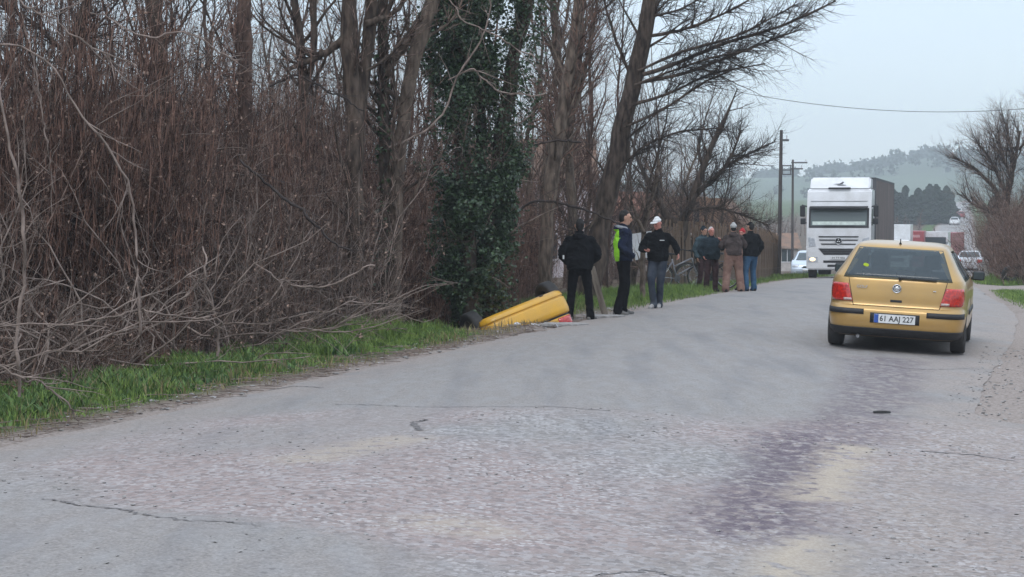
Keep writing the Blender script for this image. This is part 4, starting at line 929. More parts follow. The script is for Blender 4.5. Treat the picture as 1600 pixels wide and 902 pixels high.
# ------------------------------------------------------------------ people
def catmull(pts, n=5):
    P = np.asarray(pts, float); Q = np.concatenate([2 * P[:1] - P[1:2], P, 2 * P[-1:] - P[-2:-1]]); out = []
    for i in range(1, len(Q) - 2):
        for t in np.linspace(0, 1, n, endpoint=False):
            a, b, c_, d = Q[i - 1], Q[i], Q[i + 1], Q[i + 2]
            out.append(.5 * ((2 * b) + (-a + c_) * t + (2 * a - 5 * b + 4 * c_ - d) * t * t + (-a + 3 * b - 3 * c_ + d) * t ** 3))
    out.append(Q[-2]); return np.array(out)
def limb(bm, pts, rad, seg=12, n=4, ref=(1, 0, 0), flat=0):
    """closed, rounded, tapering tube; rad = (across, deep) per point"""
    rad = [(r_, r_) if not hasattr(r_, '__len__') else r_ for r_ in rad]
    A = catmull(np.concatenate([np.asarray(pts, float), np.asarray(rad, float)], 1), n); P, R = A[:, :3], np.maximum(A[:, 3:], .002)
    T = unit(np.gradient(P, axis=0))
    rr = float(R[0].mean()); re = float(R[-1].mean())
    P = np.concatenate([[P[0] - T[0] * rr * (.02 if flat else .75), P[0] - T[0] * rr * (.01 if flat else .45)], P, [P[-1] + T[-1] * re * .45, P[-1] + T[-1] * re * .75]]); R = np.concatenate([[R[0] * .35, R[0] * (.97 if flat else .8)], R, [R[-1] * .8, R[-1] * .35]]); T = np.concatenate([T[:1], T[:1], T, T[-1:], T[-1:]])
    ref = np.asarray(ref, float); rings = []
    for p, r_, t in zip(P, R, T):
        u = ref - t * np.dot(ref, t)
        if np.linalg.norm(u) < .2: u = np.cross(t, (0, 1, .1))
        u = u / np.linalg.norm(u); v = np.cross(t, u)
        rings.append([bm.verts.new(p + u * r_[0] * math.cos(a) + v * r_[1] * math.sin(a)) for a in np.linspace(0, 2 * PI, seg, endpoint=False)])
    for a, b in zip(rings[:-1], rings[1:]):
        for i in range(seg): bm.faces.new([a[i], a[(i + 1) % seg], b[(i + 1) % seg], b[i]])
    bm.faces.new(rings[0][::-1]); bm.faces.new(rings[-1])
def remeshed(name, bm, voxel, mats, parent, smooth=3, colour=None, wrinkle=0):
    bmesh.ops.recalc_face_normals(bm, faces=bm.faces); me = bpy.data.meshes.new(name); bm.to_mesh(me); bm.free()
    o = bpy.data.objects.new(name, me); C.objects.link(o)
    m_ = o.modifiers.new('r', 'REMESH'); m_.mode = 'VOXEL'; m_.voxel_size = voxel; m_.use_smooth_shade = True
    s_ = o.modifiers.new('s', 'SMOOTH'); s_.factor = .6; s_.iterations = smooth
    dg = bpy.context.evaluated_depsgraph_get(); dg.update(); nm = bpy.data.meshes.new_from_object(o.evaluated_get(dg)); bpy.data.objects.remove(o); bpy.data.meshes.remove(me)
    nm.name = name
    if wrinkle:
        n = len(nm.vertices); co_ = np.zeros(n * 3, np.float32); nm.vertices.foreach_get('co', co_); co_ = co_.reshape(-1, 3); no_ = np.zeros(n * 3, np.float32); nm.vertices.foreach_get('normal', no_); no_ = no_.reshape(-1, 3)
        f_ = fbm(co_[:, 0] * 9 + co_[:, 1] * 8, co_[:, 2] * 16 + co_[:, 1] * 5, 77, 3) - .5
        co_ += no_ * (f_ * wrinkle)[:, None]; nm.vertices.foreach_set('co', co_.ravel()); nm.update()
    for m__ in mats: nm.materials.append(m__)
    if colour:
        n = len(nm.polygons); cen = np.zeros(n * 3, np.float32); nm.polygons.foreach_get('center', cen); idx = colour(cen.reshape(-1, 3)).astype(np.int32); nm.polygons.foreach_set('material_index', idx)
    o = bpy.data.objects.new(name, nm); C.objects.link(o); o.parent = parent
    return o
M['skin'] = mat('skin', (.50, .29, .21), .55, (.42, .23, .16), 14, spec=.4)
M['skin_red'] = mat('ruddy_skin', (.55, .25, .20), .55, (.45, .18, .14), 14, spec=.4)
M['hair_dark'] = mat('dark_hair', (.012, .009, .008), .8, (.006, .005, .005), 40, stretch=(1, 1, .3), bump=.5)
M['hair_white'] = mat('white_hair', (.55, .53, .52), .7, (.4, .38, .37), 40, stretch=(1, 1, .3), bump=.5)
def cloth(name, c_, c2=None, sc=9): return mat(name, c_, .92, c2 or tuple(x * .5 for x in c_), sc, bump=.45, bscale=40, spec=.08)
CL = dict(black=cloth('black_cloth', (.009, .010, .012)), blackt=cloth('black_trousers', (.007, .007, .009)), navy=cloth('navy_cloth', (.016, .022, .045)), neon=cloth('neon_cloth', (.36, .78, .06), (.28, .66, .04)),
          greyhood=cloth('grey_marl', (.30, .31, .34)), jeans=cloth('faded_jeans', (.06, .07, .085), (.025, .032, .05), 5), blue=cloth('blue_jeans', (.05, .11, .19), (.025, .06, .11), 5), vest=cloth('dark_teal_cloth', (.022, .035, .045)),
          teal=cloth('grey_blue_cloth', (.06, .09, .105)), maroon=cloth('maroon_trousers', (.075, .042, .045)), brown=cloth('brown_jacket', (.085, .065, .062)), tan=cloth('tan_trousers', (.26, .165, .13), (.17, .095, .08), 5),
          white=cloth('white_cap_cloth', (.72, .72, .72), (.6, .6, .6)), wool=cloth('pale_wool', (.45, .45, .44), (.3, .3, .3), 40), red=cloth('red_cloth', (.50, .05, .06)), shoe=cloth('grey_shoe', (.17, .165, .16)), dshoe=cloth('dark_shoe', (.025, .022, .022)), wshoe=cloth('pale_shoe', (.45, .43, .42)))
def hand(bm, W, D, N, curl=.6, L=.175, side=1):
    """palm and five separate bent fingers; W wrist, D pointing direction, N palm normal"""
    W = np.array(W, float); D = unit(np.array(D, float)); N = np.array(N, float); N = unit(N - D * np.dot(N, D)); Sd = np.cross(D, N) * side
    limb(bm, [W - D * .02, W + D * .04, W + D * .085], [(.022, .020), (.038, .017), (.036, .014)], 10, 3, ref=Sd)
    for k, (off, ln, r_) in enumerate([(-.030, .070, .0085), (-.010, .080, .009), (.011, .074, .0088), (.030, .058, .0078)]):
        b0 = W + D * .082 + Sd * off; d = D.copy(); pts = [b0 - D * .015, b0]
        for j, q_ in enumerate((.42, .32, .26)):
            a = curl * (.7 + .25 * j) ; d = unit(d * math.cos(a) + N * math.sin(a)); pts.append(pts[-1] + d * ln * q_)
        limb(bm, pts, [r_ * 1.1, r_, r_ * .95, r_ * .85, r_ * .7], 7, 2, ref=Sd)
    b0 = W + D * .025 - Sd * .030; d = unit(-Sd * .8 + D * .7 + N * .35); limb(bm, [b0, b0 + d * .035, b0 + unit(d + D * .6) * .062, b0 + unit(d + D * .9 + N * .3) * .085], [.013, .011, .0095, .007], 7, 2, ref=N)
def person(label, loc, rotz, H=1.75, jacket='black', trousers='blackt', shoes='dshoe', hair='hair_dark', skin='skin', feet=((-.11, .0), (.11, .0)), arms=None, bulk=1., hem=.84, belly=0., lean=(0, 0),
           head_turn=0., nod=0., cap=None, beard=False, back=None, group=None, legs_w=1., hood=None, hands=(True, True), feet_turn=(.15, -.15), collar=None, curls=(.5, .5), knees=(0.05, 0.05)):
    t = thing('person', label, 'person', loc, (0, 0, rotz), group); k = H / 1.75; t.scale = (k,) * 3
    lx, ly = lean; sh = np.array([lx, ly, 0]); pel = np.array([0, 0, .93])
    nk = np.array([lx, ly, 1.455]); hd = nk + np.array([lx * .3, .020 + ly * .4 + nod * .05, .158])
    shl = [np.array([s_ * .185 * (.62 + .38 * bulk) + lx, ly, 1.385]) for s_ in (-1, 1)]
    arms = arms or [((-.27, -.02, 1.13), (-.25, .06, .88)), ((.27, -.02, 1.13), (.25, .06, .88))]
    Rm = np.array(Matrix.Rotation(head_turn, 3, 'Z') @ Matrix.Rotation(-nod, 3, 'X'))
    hp = lambda v: hd + Rm @ (np.asarray(v, float) * 1.10)
    # the body: one continuous surface from the soles to the crown, hands with five fingers
    b = bmesh.new()
    limb(b, [pel - (0, 0, .04), (lx * .3, ly * .3, 1.08), (lx * .7, ly * .7, 1.25), (lx, ly, 1.38)], [(.13, .09), (.12, .08), (.14, .085), (.12, .07)], 14)
    limb(b, [(lx, ly - .01, 1.38), nk + (0, 0, .0), hp((0, -.01, -.07))], [(.075, .06), (.052, .054), (.05, .055)], 12)
    limb(b, [hp((0, .010, -.085)), hp((0, .006, -.02)), hp((0, -.004, .035)), hp((0, -.008, .062))], [(.050, .062), (.069, .085), (.072, .092), (.058, .075)], 16, ref=Rm @ np.array([1, 0, 0.]))
    limb(b, [hp((0, .070, -.088)), hp((0, .062, -.07))], [(.022, .016), (.034, .02)], 8)
    limb(b, [hp((0, .086, .012)), hp((0, .104, -.022)), hp((0, .098, -.034))], [.010, .0145, .012], 8, 3)
    limb(b, [hp((-.02, .091, -.056)), hp((.02, .091, -.056))], [.008, .008], 6, 2, ref=(0, 0, 1)); limb(b, [hp((-.04, .082, .03)), hp((.04, .082, .03))], [.011, .011], 6, 2, ref=(0, 0, 1))
    for s_ in (-1, 1): limb(b, [hp((s_ * .074, -.004, .018)), hp((s_ * .078, -.008, -.022))], [(.008, .018), (.006, .012)], 8, 3, ref=Rm @ np.array([1., 0, 0]))
    for s_, S_, (E, W) in zip((-1, 1), shl, arms):
        E, W = np.array(E), np.array(W); limb(b, [S_, (S_ + E) / 2, E, (E * .6 + W * .4), W], [.045, .043, .036, .036, .025], 10)
        if hands[0 if s_ < 0 else 1]:
            D = unit(W - E); N = np.array([-s_ * .8, .5, 0.]) if abs(D[2]) > .6 else np.array([-s_ * .3, 0, 1.]) ; hand(b, W, D, N, curls[0 if s_ < 0 else 1], side=-s_)
    ank = []
    for s_, (fx, fy), kb in zip((-1, 1), feet, knees):
        hp_ = np.array([s_ * .095, 0, .90]); an = np.array([fx, fy - .03, .09]); kn = (hp_ + an) / 2 + np.array([s_ * .005, kb, .03]); ank.append((an, kn, hp_))
        limb(b, [hp_, kn * .5 + hp_ * .5, kn, kn * .55 + an * .45 - (0, .015, 0), an], [.075, .07, .052, .05, .034], 10)
        limb(b, [an - (0, .01, .03), an + (0, .10, -.06)], [.034, .03], 8)
    body = remeshed('body', b, .0085, [M[skin]], t, 3)
    # eyes and brows on the face
    for s_ in (-1, 1):
        b = bmesh.new(); sphere(b, hp((s_ * .030, .082, .010)), .0115, (1, .6, .7)); bm_obj('eye', b, CL['dshoe'] if False else M['hair_dark'], t, True)
    # trousers
    b = bmesh.new(); limb(b, [(0, 0, hem + .16), (0, -.005, .95), (0, -.012, .86)], [(.165 * legs_w, .11 + belly * .4), (.172 * legs_w, .122), (.15, .10)], 14)
    for (an, kn, hp_), s_ in zip(ank, (-1, 1)):
        limb(b, [hp_ + (0, 0, .01), kn * .5 + hp_ * .5, kn, kn * .5 + an * .5, an + (0, 0, .03), an - (0, -.012, .035)], [(.100 * legs_w, .110), (.092 * legs_w, .10), (.077 * legs_w, .08), (.07 * legs_w, .074), (.068 * legs_w, .074), (.074 * legs_w, .082)], 12)
    remeshed('trousers', b, .012, [CL[trousers]], t, 2, wrinkle=.022)
    # shoes
    for (an, kn, hp_), s_, ft in zip(ank, (-1, 1), feet_turn):
        dr = np.array([math.sin(-ft), math.cos(-ft), 0]); b = bmesh.new(); a0 = np.array([an[0], an[1], 0])
        limb(b, [a0 - dr * .055 + (0, 0, .04), a0 + dr * .03 + (0, 0, .055), a0 + dr * .12 + (0, 0, .035), a0 + dr * .175 + (0, 0, .03)], [(.038, .038), (.042, .05), (.047, .033), (.038, .026)], 12, ref=(dr[1], -dr[0], 0))
        so_ = remeshed('shoe', b, .008, [CL[shoes]], t, 1)
        b = bmesh.new(); limb(b, [a0 - dr * .06 + (0, 0, .012), a0 + dr * .05 + (0, 0, .012), a0 + dr * .185 + (0, 0, .012)], [(.038, .010), (.042, .010), (.036, .010)], 12, 3, ref=(dr[1], -dr[0], 0)); bm_obj('sole', b, CL['wool'] if shoes in ('shoe', 'wshoe') else CL['dshoe'], so_, True)
    # jacket
    b = bmesh.new(); B = bulk
    limb(b, [(0, 0, hem), (0, 0, hem + .08), (lx * .3, ly * .3 + belly * .5, 1.08), (lx * .7, ly * .7 + belly * .3, 1.25), (lx, ly, 1.38), (lx, ly, 1.46)], [(.185 * B, .135 * B + belly * .5), (.20 * B, .145 * B + belly), (.195 * B, .14 * B + belly), (.205 * B, .145 * B + belly * .5), (.150 * B, .115 * B), (.085, .075)], 18, flat=1)
    for s_, S_, (E, W) in zip((-1, 1), shl, arms):
        E, W = np.array(E), np.array(W); limb(b, [S_ + (-s_ * .06, 0, .0), S_ - (0, 0, .025), (S_ + E) / 2, E, (E * .5 + W * .5), W * .97 + E * .03], [.052, .060 * B, .066 * B, .063 * B, .060 * B, .046], 12)
    if collar: limb(b, [nk + (0, -.005, -.04), nk + (0, 0, .035)], [(.085, .085), (.068, .07)], 14)
    if hood: limb(b, [nk + (-.09, -.02, -.03), nk + (-.05, -.10, -.02), nk + (.05, -.10, -.02), nk + (.09, -.02, -.03)], [.04, .05, .05, .04], 10)
    mats = [CL[jacket]]; colour = None
    if back: mats.append(CL[back[0]]); colour = back[1]
    jo = remeshed('jacket', b, .012, mats, t, 2, colour, wrinkle=.045)
    if hood and hood != jacket:
        b = bmesh.new(); limb(b, [nk + (-.085, .03, -.02), nk + (-.08, -.06, .0), nk + (0, -.10, .0), nk + (.08, -.06, .0), nk + (.085, .03, -.02)], [(.03, .04), (.035, .05), (.04, .055), (.035, .05), (.03, .04)], 10, ref=(0, 0, 1))
        remeshed('hood', b, .010, [CL[hood]], t, 2, wrinkle=.02)
    # hair and hats
    if hair:
        b = bmesh.new(); lowz = -.03 if not cap else -.02
        limb(b, [hp((0, -.028, -.03)), hp((0, -.020, .03)), hp((0, -.012, .072 if not cap else .05))], [(.066, .072), (.080, .090), (.062, .078)], 16, ref=Rm @ np.array([1., 0, 0]))
        remeshed('hair', b, .008, [M[hair]], t, 2, wrinkle=.02)
    if cap:
        kind, cm = cap; b = bmesh.new()
        if kind == 'beanie': limb(b, [hp((0, -.012, .02)), hp((0, -.015, .06)), hp((0, -.018, .095))], [(.086, .100), (.084, .097), (.052, .06)], 18, ref=Rm @ np.array([1., 0, 0]))
        else:
            limb(b, [hp((0, -.004, .040)), hp((0, -.008, .062)), hp((0, -.010, .078))], [(.079, .096), (.074, .090), (.052, .066)], 18, ref=Rm @ np.array([1., 0, 0]))
        ho = remeshed('hat' if kind == 'beanie' else 'cap', b, .008, [CL[cm]], t, 2)
        if kind == 'cap':
            b = bmesh.new(); pts = [hp((x, .075 + .085 * math.sqrt(max(0, 1 - (x / .075) ** 2)), .046 - .25 * x * x * 10 * .3)) for x in np.linspace(-.074, .074, 12)]; base = [hp((x, .072, .050 - .25 * x * x * 3)) for x in np.linspace(-.074, .074, 12)]
            up_ = Rm @ np.array([0, 0, 1.]); q1 = [b.verts.new(p + up_ * .004) for p in pts]; q2 = [b.verts.new(p + up_ * .004) for p in base]; r1 = [b.verts.new(p - up_ * .003) for p in pts]; r2 = [b.verts.new(p - up_ * .003) for p in base]
            for i in range(11):
                b.faces.new([q1[i], q1[i + 1], q2[i + 1], q2[i]]); b.faces.new([r1[i], r2[i], r2[i + 1], r1[i + 1]]); b.faces.new([q1[i], r1[i], r1[i + 1], q1[i + 1]])
            bm_obj('peak', b, CL[cm], ho, True)
    return t
def stand(px, Y):
    X = (px - 800) * Y / F; return (X, Y, zXY(X, Y) + .0)
p1 = person('person seen from behind in a bulky black hooded top at the road edge', stand(906, 31.4), math.radians(-3), 1.74, 'black', 'blackt', 'shoe', arms=[((-.305, -.01, 1.13), (-.17, .15, .95)), ((.305, -.01, 1.13), (.17, .15, .95))], bulk=1.18, hem=.86, feet=((-.17, .0), (.18, .02)), feet_turn=(.5, -.5), hood='black', collar=True, hands=(False, False), legs_w=.98)
b = bmesh.new(); box(b, -.29, -.262, -.10, -.085, 1.05, 1.115, .006); bm_obj('sleeve_patch', b, CL['white'], p1)
p2 = person('person with dark hair and a neon green back panel on a navy jacket facing right', stand(974, 32.6), math.radians(-84), 1.86, 'navy', 'blackt', 'shoe', arms=[((-.25, -.07, 1.14), (-.19, .12, .99)), ((.27, -.07, 1.14), (.21, .13, .97))], bulk=1.06, hem=.90, feet=((-.12, .04), (.11, -.08)), head_turn=math.radians(-4), nod=.12, hood='greyhood',
            hands=(False, False), back=('neon', lambda c_: (c_[:, 1] < -.095) & (np.abs(c_[:, 0]) < .24) & (c_[:, 2] < 1.42)), feet_turn=(.1, -.2))
p3 = person('person in a white cap and black jacket stepping forward beside a bicycle', stand(1028, 35.0), math.radians(160), 1.74, 'black', 'jeans', 'wshoe', skin='skin_red', arms=[((-.27, .05, 1.16), (-.07, .26, 1.04)) , ((.30, .02, 1.14), (.20, .25, 1.06))][::-1] if False else [((-.33, -.06, 1.19), (-.40, .04, 1.03)), ((.31, .03, 1.14), (.16, .25, 1.10))],
            bulk=1.08, hem=.90, feet=((-.01, -.04), (.05, .14)), cap=('cap', 'white'), head_turn=math.radians(-22), nod=.34, knees=(.06, .12), collar=True, curls=(.9, .8), legs_w=.98)
b = bmesh.new(); box(b, -.17, -.08, .150, .165, 1.285, 1.300, .003); bm_obj('chest_logo', b, CL['white'], p3)
p4 = person('person in a grey blue jacket half hidden behind the white haired person', stand(1099, 48.6), math.radians(-150), 1.68, 'teal', 'maroon', 'dshoe', bulk=1.1, hood='teal', cap=('beanie', 'vest'))
p5 = person('white haired person in a dark body warmer and maroon trousers', stand(1111, 47.2), math.radians(192), 1.66, 'vest', 'maroon', 'dshoe', hair='hair_white', skin='skin_red', arms=[((-.30, .03, 1.16), (-.20, .20, 1.36)), ((.31, .0, 1.13), (.26, .14, .95))], bulk=1.22, belly=.05, hem=.86, feet=((-.13, 0), (.13, .02)), collar=True, legs_w=1.12, head_turn=.1)
p6 = person('person seen from behind in a pale knitted hat, brown jacket and tan trousers', stand(1146, 46.6), math.radians(4), 1.74, 'brown', 'tan', 'dshoe', arms=[((-.31, .05, 1.15), (-.17, .24, 1.16)), ((.31, .05, 1.15), (.17, .24, 1.16))], bulk=1.12, hem=.92, feet=((-.20, 0), (.20, .02)), cap=('beanie', 'wool'), legs_w=1.42, hood='brown')
p7 = person('person in a red hat standing between the brown and the black jackets', stand(1160, 48.4), math.radians(150), 1.62, 'brown', 'tan', 'dshoe', skin='skin_red', bulk=1., cap=('beanie', 'red'))
p8 = person('person in a black jacket, black cap and blue jeans standing on the road edge', stand(1173, 46.8), math.radians(28), 1.76, 'black', 'blue', 'dshoe', arms=[((-.27, .06, 1.14), (-.15, .24, 1.06)), ((.31, -.03, 1.14), (.25, .08, .90))], bulk=1.14, hem=.88, feet=((-.15, 0), (.14, .08)), cap=('cap', 'black'), head_turn=.25, feet_turn=(.3, -.2))

# ------------------------------------------------------------------ the white lorry
def lorry(label, loc, rot, cabc, curtc, detail=True, L=15.5, plate=True, name='lorry', trailer_h=3.98, tint=None):
    t = thing(name, label, 'lorry', loc, rot); cab = cabc; Wc = 1.245
    # cab: stepped hull, leaning back above the windscreen
    b = bmesh.new(); prism(b, [(0.0, .34), (0.0, 1.16), (.02, 1.98), (.20, 2.76), (.34, 3.44), (.55, 3.52), (2.15, 3.52), (2.15, .9), (1.7, .9), (1.55, .34)], 'x', -Wc, Wc)
    bmesh.ops.bevel(b, geom=[e for e in b.edges], offset=.05, segments=2, affect='EDGES'); hull = bm_obj('cab', b, cab, t, False)
    b = bmesh.new(); prism(b, [(.42, 3.50), (1.0, 3.97), (2.1, 3.97), (2.1, 3.50)], 'x', -1.17, 1.17); bmesh.ops.bevel(b, geom=[e for e in b.edges], offset=.06, segments=2, affect='EDGES'); bm_obj('roof_deflector', b, cab, t)
    # windscreen: dark surround, glass, pale strip across the lower part of the glass
    sl_ = lambda z: .02 + (z - 1.98) * .18 / .78 - .012
    def scr(nm, x, z0, z1, o, mt, par=t):
        b = bmesh.new(); prism(b, [(sl_(z0) - o, z0), (sl_(z0) + .05, z0), (sl_(z1) + .05, z1), (sl_(z1) - o, z1)], 'x', -x, x); return bm_obj(nm, b, mt, par)
    scr('windscreen_surround', 1.16, 1.99, 2.76, .004, M['black']); ws = scr('windscreen', 1.08, 2.07, 2.69, .010, M['lorry_glass'])
    scr('windscreen_band', 1.02, 2.10, 2.235, .014, M['band_white'], ws)
    b = bmesh.new(); prism(b, [(-.16, 2.74), (.14, 2.80), (.16, 2.84), (-.15, 2.80)], 'x', -1.12, 1.12); bm_obj('sun_visor', b, M['black'], t)
    if detail:
        for s_, x0 in ((-1, -.62), (1, .05)):
            b = bmesh.new(); box(b, x0, x0 + .56, -.03, -.012, 2.055, 2.078, .004); bm_obj('wiper', b, M['black'], t)
    b = bmesh.new(); box(b, -.43, .43, .30, .42, 3.50, 3.57, .02); bm_obj('light_bar', b, M['black'], t)
    b = bmesh.new()
    prism(b, [(-.28, 3.70), (0, 3.73), (.10, 3.80), (.16, 3.78), (.09, 3.70), (-.02, 3.68)], 'y', .60, .62); box(b, -.10, .22, .57, .60, 3.655, 3.672); bm_obj('roof_emblem', b, M['grey_mark'], t)
    b = bmesh.new(); box(b, -1.10, 1.10, .235, .245, 3.02, 3.035); bm_obj('panel_gap', b, M['grey_mark'], t)
    for k, (z, hw) in enumerate([(1.64, .78), (1.51, .76), (1.35, .68)]):
        b = bmesh.new(); prism(b, [(-hw, z + .022), (hw, z + .022), (hw - .03, z - .022), (-hw + .03, z - .022)], 'y', -.012, .02); bm_obj('grille_slat', b, M['black'], t)
    b = bmesh.new(); prism(b, [(-.78, 1.18), (.78, 1.18), (.56, .93), (-.56, .93)], 'y', -.012, .02); gr_ = bm_obj('grille', b, M['black'], t)
    for z in (1.10, 1.02):
        b = bmesh.new(); box(b, -.62, .62, -.024, -.012, z, z + .012); bm_obj('grille_bar', b, M['grey_mark'], gr_)
    for z, hw in ((.62, .58), (.46, .42)):
        b = bmesh.new(); box(b, -hw, hw, -.012, .02, z, z + .09, .004); bm_obj('lower_intake', b, M['black'], t)
    b = bmesh.new(); torus(b, (0, -.028, 1.47), (0, 1, 0), .125, .014, 28, 8)
    for k in range(3):
        a = PI / 2 + 2 * PI * k / 3; prism(b, [(.12 * math.cos(a), 1.47 + .12 * math.sin(a)), (.02 * math.cos(a + 1), 1.47 + .02 * math.sin(a + 1)), (.02 * math.cos(a - 1), 1.47 + .02 * math.sin(a - 1))], 'y', -.036, -.022)
    bd = bm_obj('badge', b, M['chrome'], t, True); b = bmesh.new(); cyl(b, (0, -.02, 1.47), (0, .02, 1.47), .135, seg=28); bm_obj('badge_disc', b, M['black'], bd)
    for s_ in (-1, 1):
        b = bmesh.new(); prism(b, [(s_ * 1.18, 1.62), (s_ * .93, 1.56), (s_ * .88, 1.28), (s_ * 1.14, 1.24)], 'y', -.016, .03); bm_obj('headlight', b, M['headlamp'], t)
        b = bmesh.new(); box(b, s_ * 1.17 - .0, s_ * .80, -.016, .03, .64, .86, .01); fl = bm_obj('fog_light', b, M['headlamp'], t)
        b = bmesh.new(); sphere(b, (s_ * 1.0, -.012, .75), .10, (1.2, .25, .75)); bm_obj('lamp_glow', b, M['lit'] , fl, True)
        b = bmesh.new(); box(b, s_ * 1.42 - .10, s_ * 1.42 + .10, .14, .30, 2.42, 2.86, .04); cyl(b, (s_ * 1.2, .3, 2.80), (s_ * 1.45, .22, 2.88), .025); cyl(b, (s_ * 1.2, .3, 2.2), (s_ * 1.42, .22, 2.14), .025); mo = bm_obj('mirror', b, M['black'], t, False)
        b = bmesh.new(); box(b, s_ * 1.40 - .10, s_ * 1.40 + .10, .14, .28, 2.12, 2.36, .04); bm_obj('lower_mirror', b, M['black'], mo)
        b = bmesh.new(); prism(b, [(.35, 2.08), (.45, 2.72), (1.05, 2.72), (1.05, 2.08)], 'x', s_ * (Wc - .01), s_ * (Wc + .006)); bm_obj('side_window', b, M['glass_solid'], t)
        for (y, w_) in ((.95, .30), (5.1, .5), (11.2, .3), (12.5, .3), (13.8, .3)):
            b = bmesh.new(); cyl(b, (s_ * (1.24 - w_), y, .51), (s_ * 1.22, y, .51), .51, seg=28); bm_obj('wheel', b, M['rubber'], t, False)
    b = bmesh.new(); box(b, -.30, .30, -.03, -.013, .76, .87, .002); np_ = bm_obj('number_plate', b, M['white_plate'], t)
    if plate: text_obj('plate_number', '34 TT 502', .09, M['grey_mark'], np_, (0, -.033, .815), width=.5)
    b = bmesh.new(); box(b, -.5, .5, .3, L - 1, .72, .95, .02); bm_obj('chassis', b, M['under'], t)
    # trailer with ribbed curtain sides
    b = bmesh.new(); box(b, -1.25, 1.25, 2.55, L, 1.05, trailer_h, .03); tr = bm_obj('trailer', b, curtc, t)
    for s_ in (-1, 1):
        for k in range(18):
            b = bmesh.new(); y = 2.8 + k * (L - 3.2) / 17; box(b, s_ * 1.25, s_ * 1.262, y, y + .05, 1.1, trailer_h - .1); bm_obj('curtain_strap', b, M['grey_mark'], tr)
    b = bmesh.new(); box(b, -1.262, 1.262, 2.54, 2.62, 1.0, trailer_h + .01); box(b, -1.262, 1.262, L - .06, L + .01, 1.0, trailer_h + .01); box(b, -1.262, 1.262, 2.54, L, trailer_h - .08, trailer_h + .012); bm_obj('trailer_frame', b, M['grey_mark'], tr)
    return t
M['lorry_white'] = mat('lorry_white', (.70, .70, .71), .35, (.55, .54, .53), 2.0, contrast=(.2, .6), coat=.4)
M['lorry_glass'] = glass_mat('windscreen_glass', (.10, .125, .12), 1.0)
M['band_white'] = mat('pale_band', (.62, .70, .64), .7)
M['grey_mark'] = mat('grey_trim', (.11, .11, .115), .7)
M['lit'] = mat('lit_lamp', (.9, .75, .5), .3, emit=(1, .72, .42), emit_s=1.6)
M['curtain'] = mat('trailer_curtain', (.235, .175, .155), .75, (.15, .115, .10), 1.3, stretch=(1, 1, .4), bump=.3, bscale=6)
TX, TY = 12.75, 72.5
lorry('white lorry with a brown curtain trailer coming along the road towards the camera', (TX, TY, zXY(13.4, 74)), (0, 0, -math.atan(.262)), M['lorry_white'], M['curtain'], L=16.2)
def simple_lorry(label, loc, rot, cabc, boxc, h=3.6, L=9, wide=1.22):
    t = thing('lorry', label, 'lorry', loc, rot)
    b = bmesh.new(); prism(b, [(0, .35), (0, 1.3), (.12, 2.35), (.3, 2.7), (1.8, 2.7), (1.8, .35)], 'x', -wide, wide); bmesh.ops.bevel(b, geom=list(b.edges), offset=.05, segments=2, affect='EDGES'); bm_obj('cab', b, cabc, t)
    b = bmesh.new(); prism(b, [(-.01, 1.35), (.10, 2.30), (.2, 2.30), (.1, 1.35)], 'x', -wide * .9, wide * .9); bm_obj('windscreen', b, M['glass_solid'], t)
    b = bmesh.new(); box(b, -wide - .02, wide + .02, 1.95, L, .9, h, .03); bm_obj('cargo_box', b, boxc, t)
    b = bmesh.new(); box(b, -.8, .8, -.015, .02, .85, 1.15, .004); bm_obj('grille', b, M['black'], t)
    for s_ in (-1, 1):
        b = bmesh.new(); box(b, s_ * .85 - .14, s_ * .85 + .14, -.015, .02, .62, .8, .004); bm_obj('headlight', b, M['headlamp'], t)
        b = bmesh.new(); box(b, s_ * (wide + .12) - .07, s_ * (wide + .12) + .07, .1, .2, 1.6, 2.1, .02); bm_obj('mirror', b, M['black'], t)
        for y in (.9, L - 2.2, L - 1.1): b = bmesh.new(); cyl(b, (s_ * (wide - .3), y, .48), (s_ * wide, y, .48), .48, seg=20); bm_obj('wheel', b, M['rubber'], t)
    return t
M['lorry_red'] = mat('lorry_red', (.33, .045, .05), .5, (.25, .035, .04), 3)
M['lorry_pink'] = mat('faded_red', (.55, .30, .30), .5)
def atr(px, Y): X = (px - 800) * Y / F; return (X, Y, zXY(X, Y))
yl = -math.atan(.25)
q_ = simple_lorry('white lorry in the queue seen just right of the brown trailer', atr(1398, 160), (0, 0, yl), M['lorry_white'], M['lorry_white'], 4.0, 9)
q_ = simple_lorry('red lorry with a pale stripe in the queue beyond the gold car', atr(1423, 178), (0, 0, yl), M['lorry_red'], M['lorry_red'], 3.75, 9, 1.15)
b = bmesh.new(); box(b, -.75, .8, 1.91, 1.96, 3.15, 3.4); bm_obj('stripe', b, M['lorry_pink'], q_)
q_ = simple_lorry('white fronted lorry with a dark red box rightmost in the queue', atr(1462, 185), (0, 0, yl - .12), M['lorry_white'], M['lorry_red'], 3.6, 12, 1.25)
b = bmesh.new(); box(b, -1.2, 1.2, -.02, 1.93, 2.72, 3.75, .04); bm_obj('roof_fairing', b, M['lorry_white'], q_); b = bmesh.new(); box(b, -1.0, 1.0, -.06, -.025, 1.6, 3.2, .02); bm_obj('dark_panel', b, M['glass_solid'], q_)

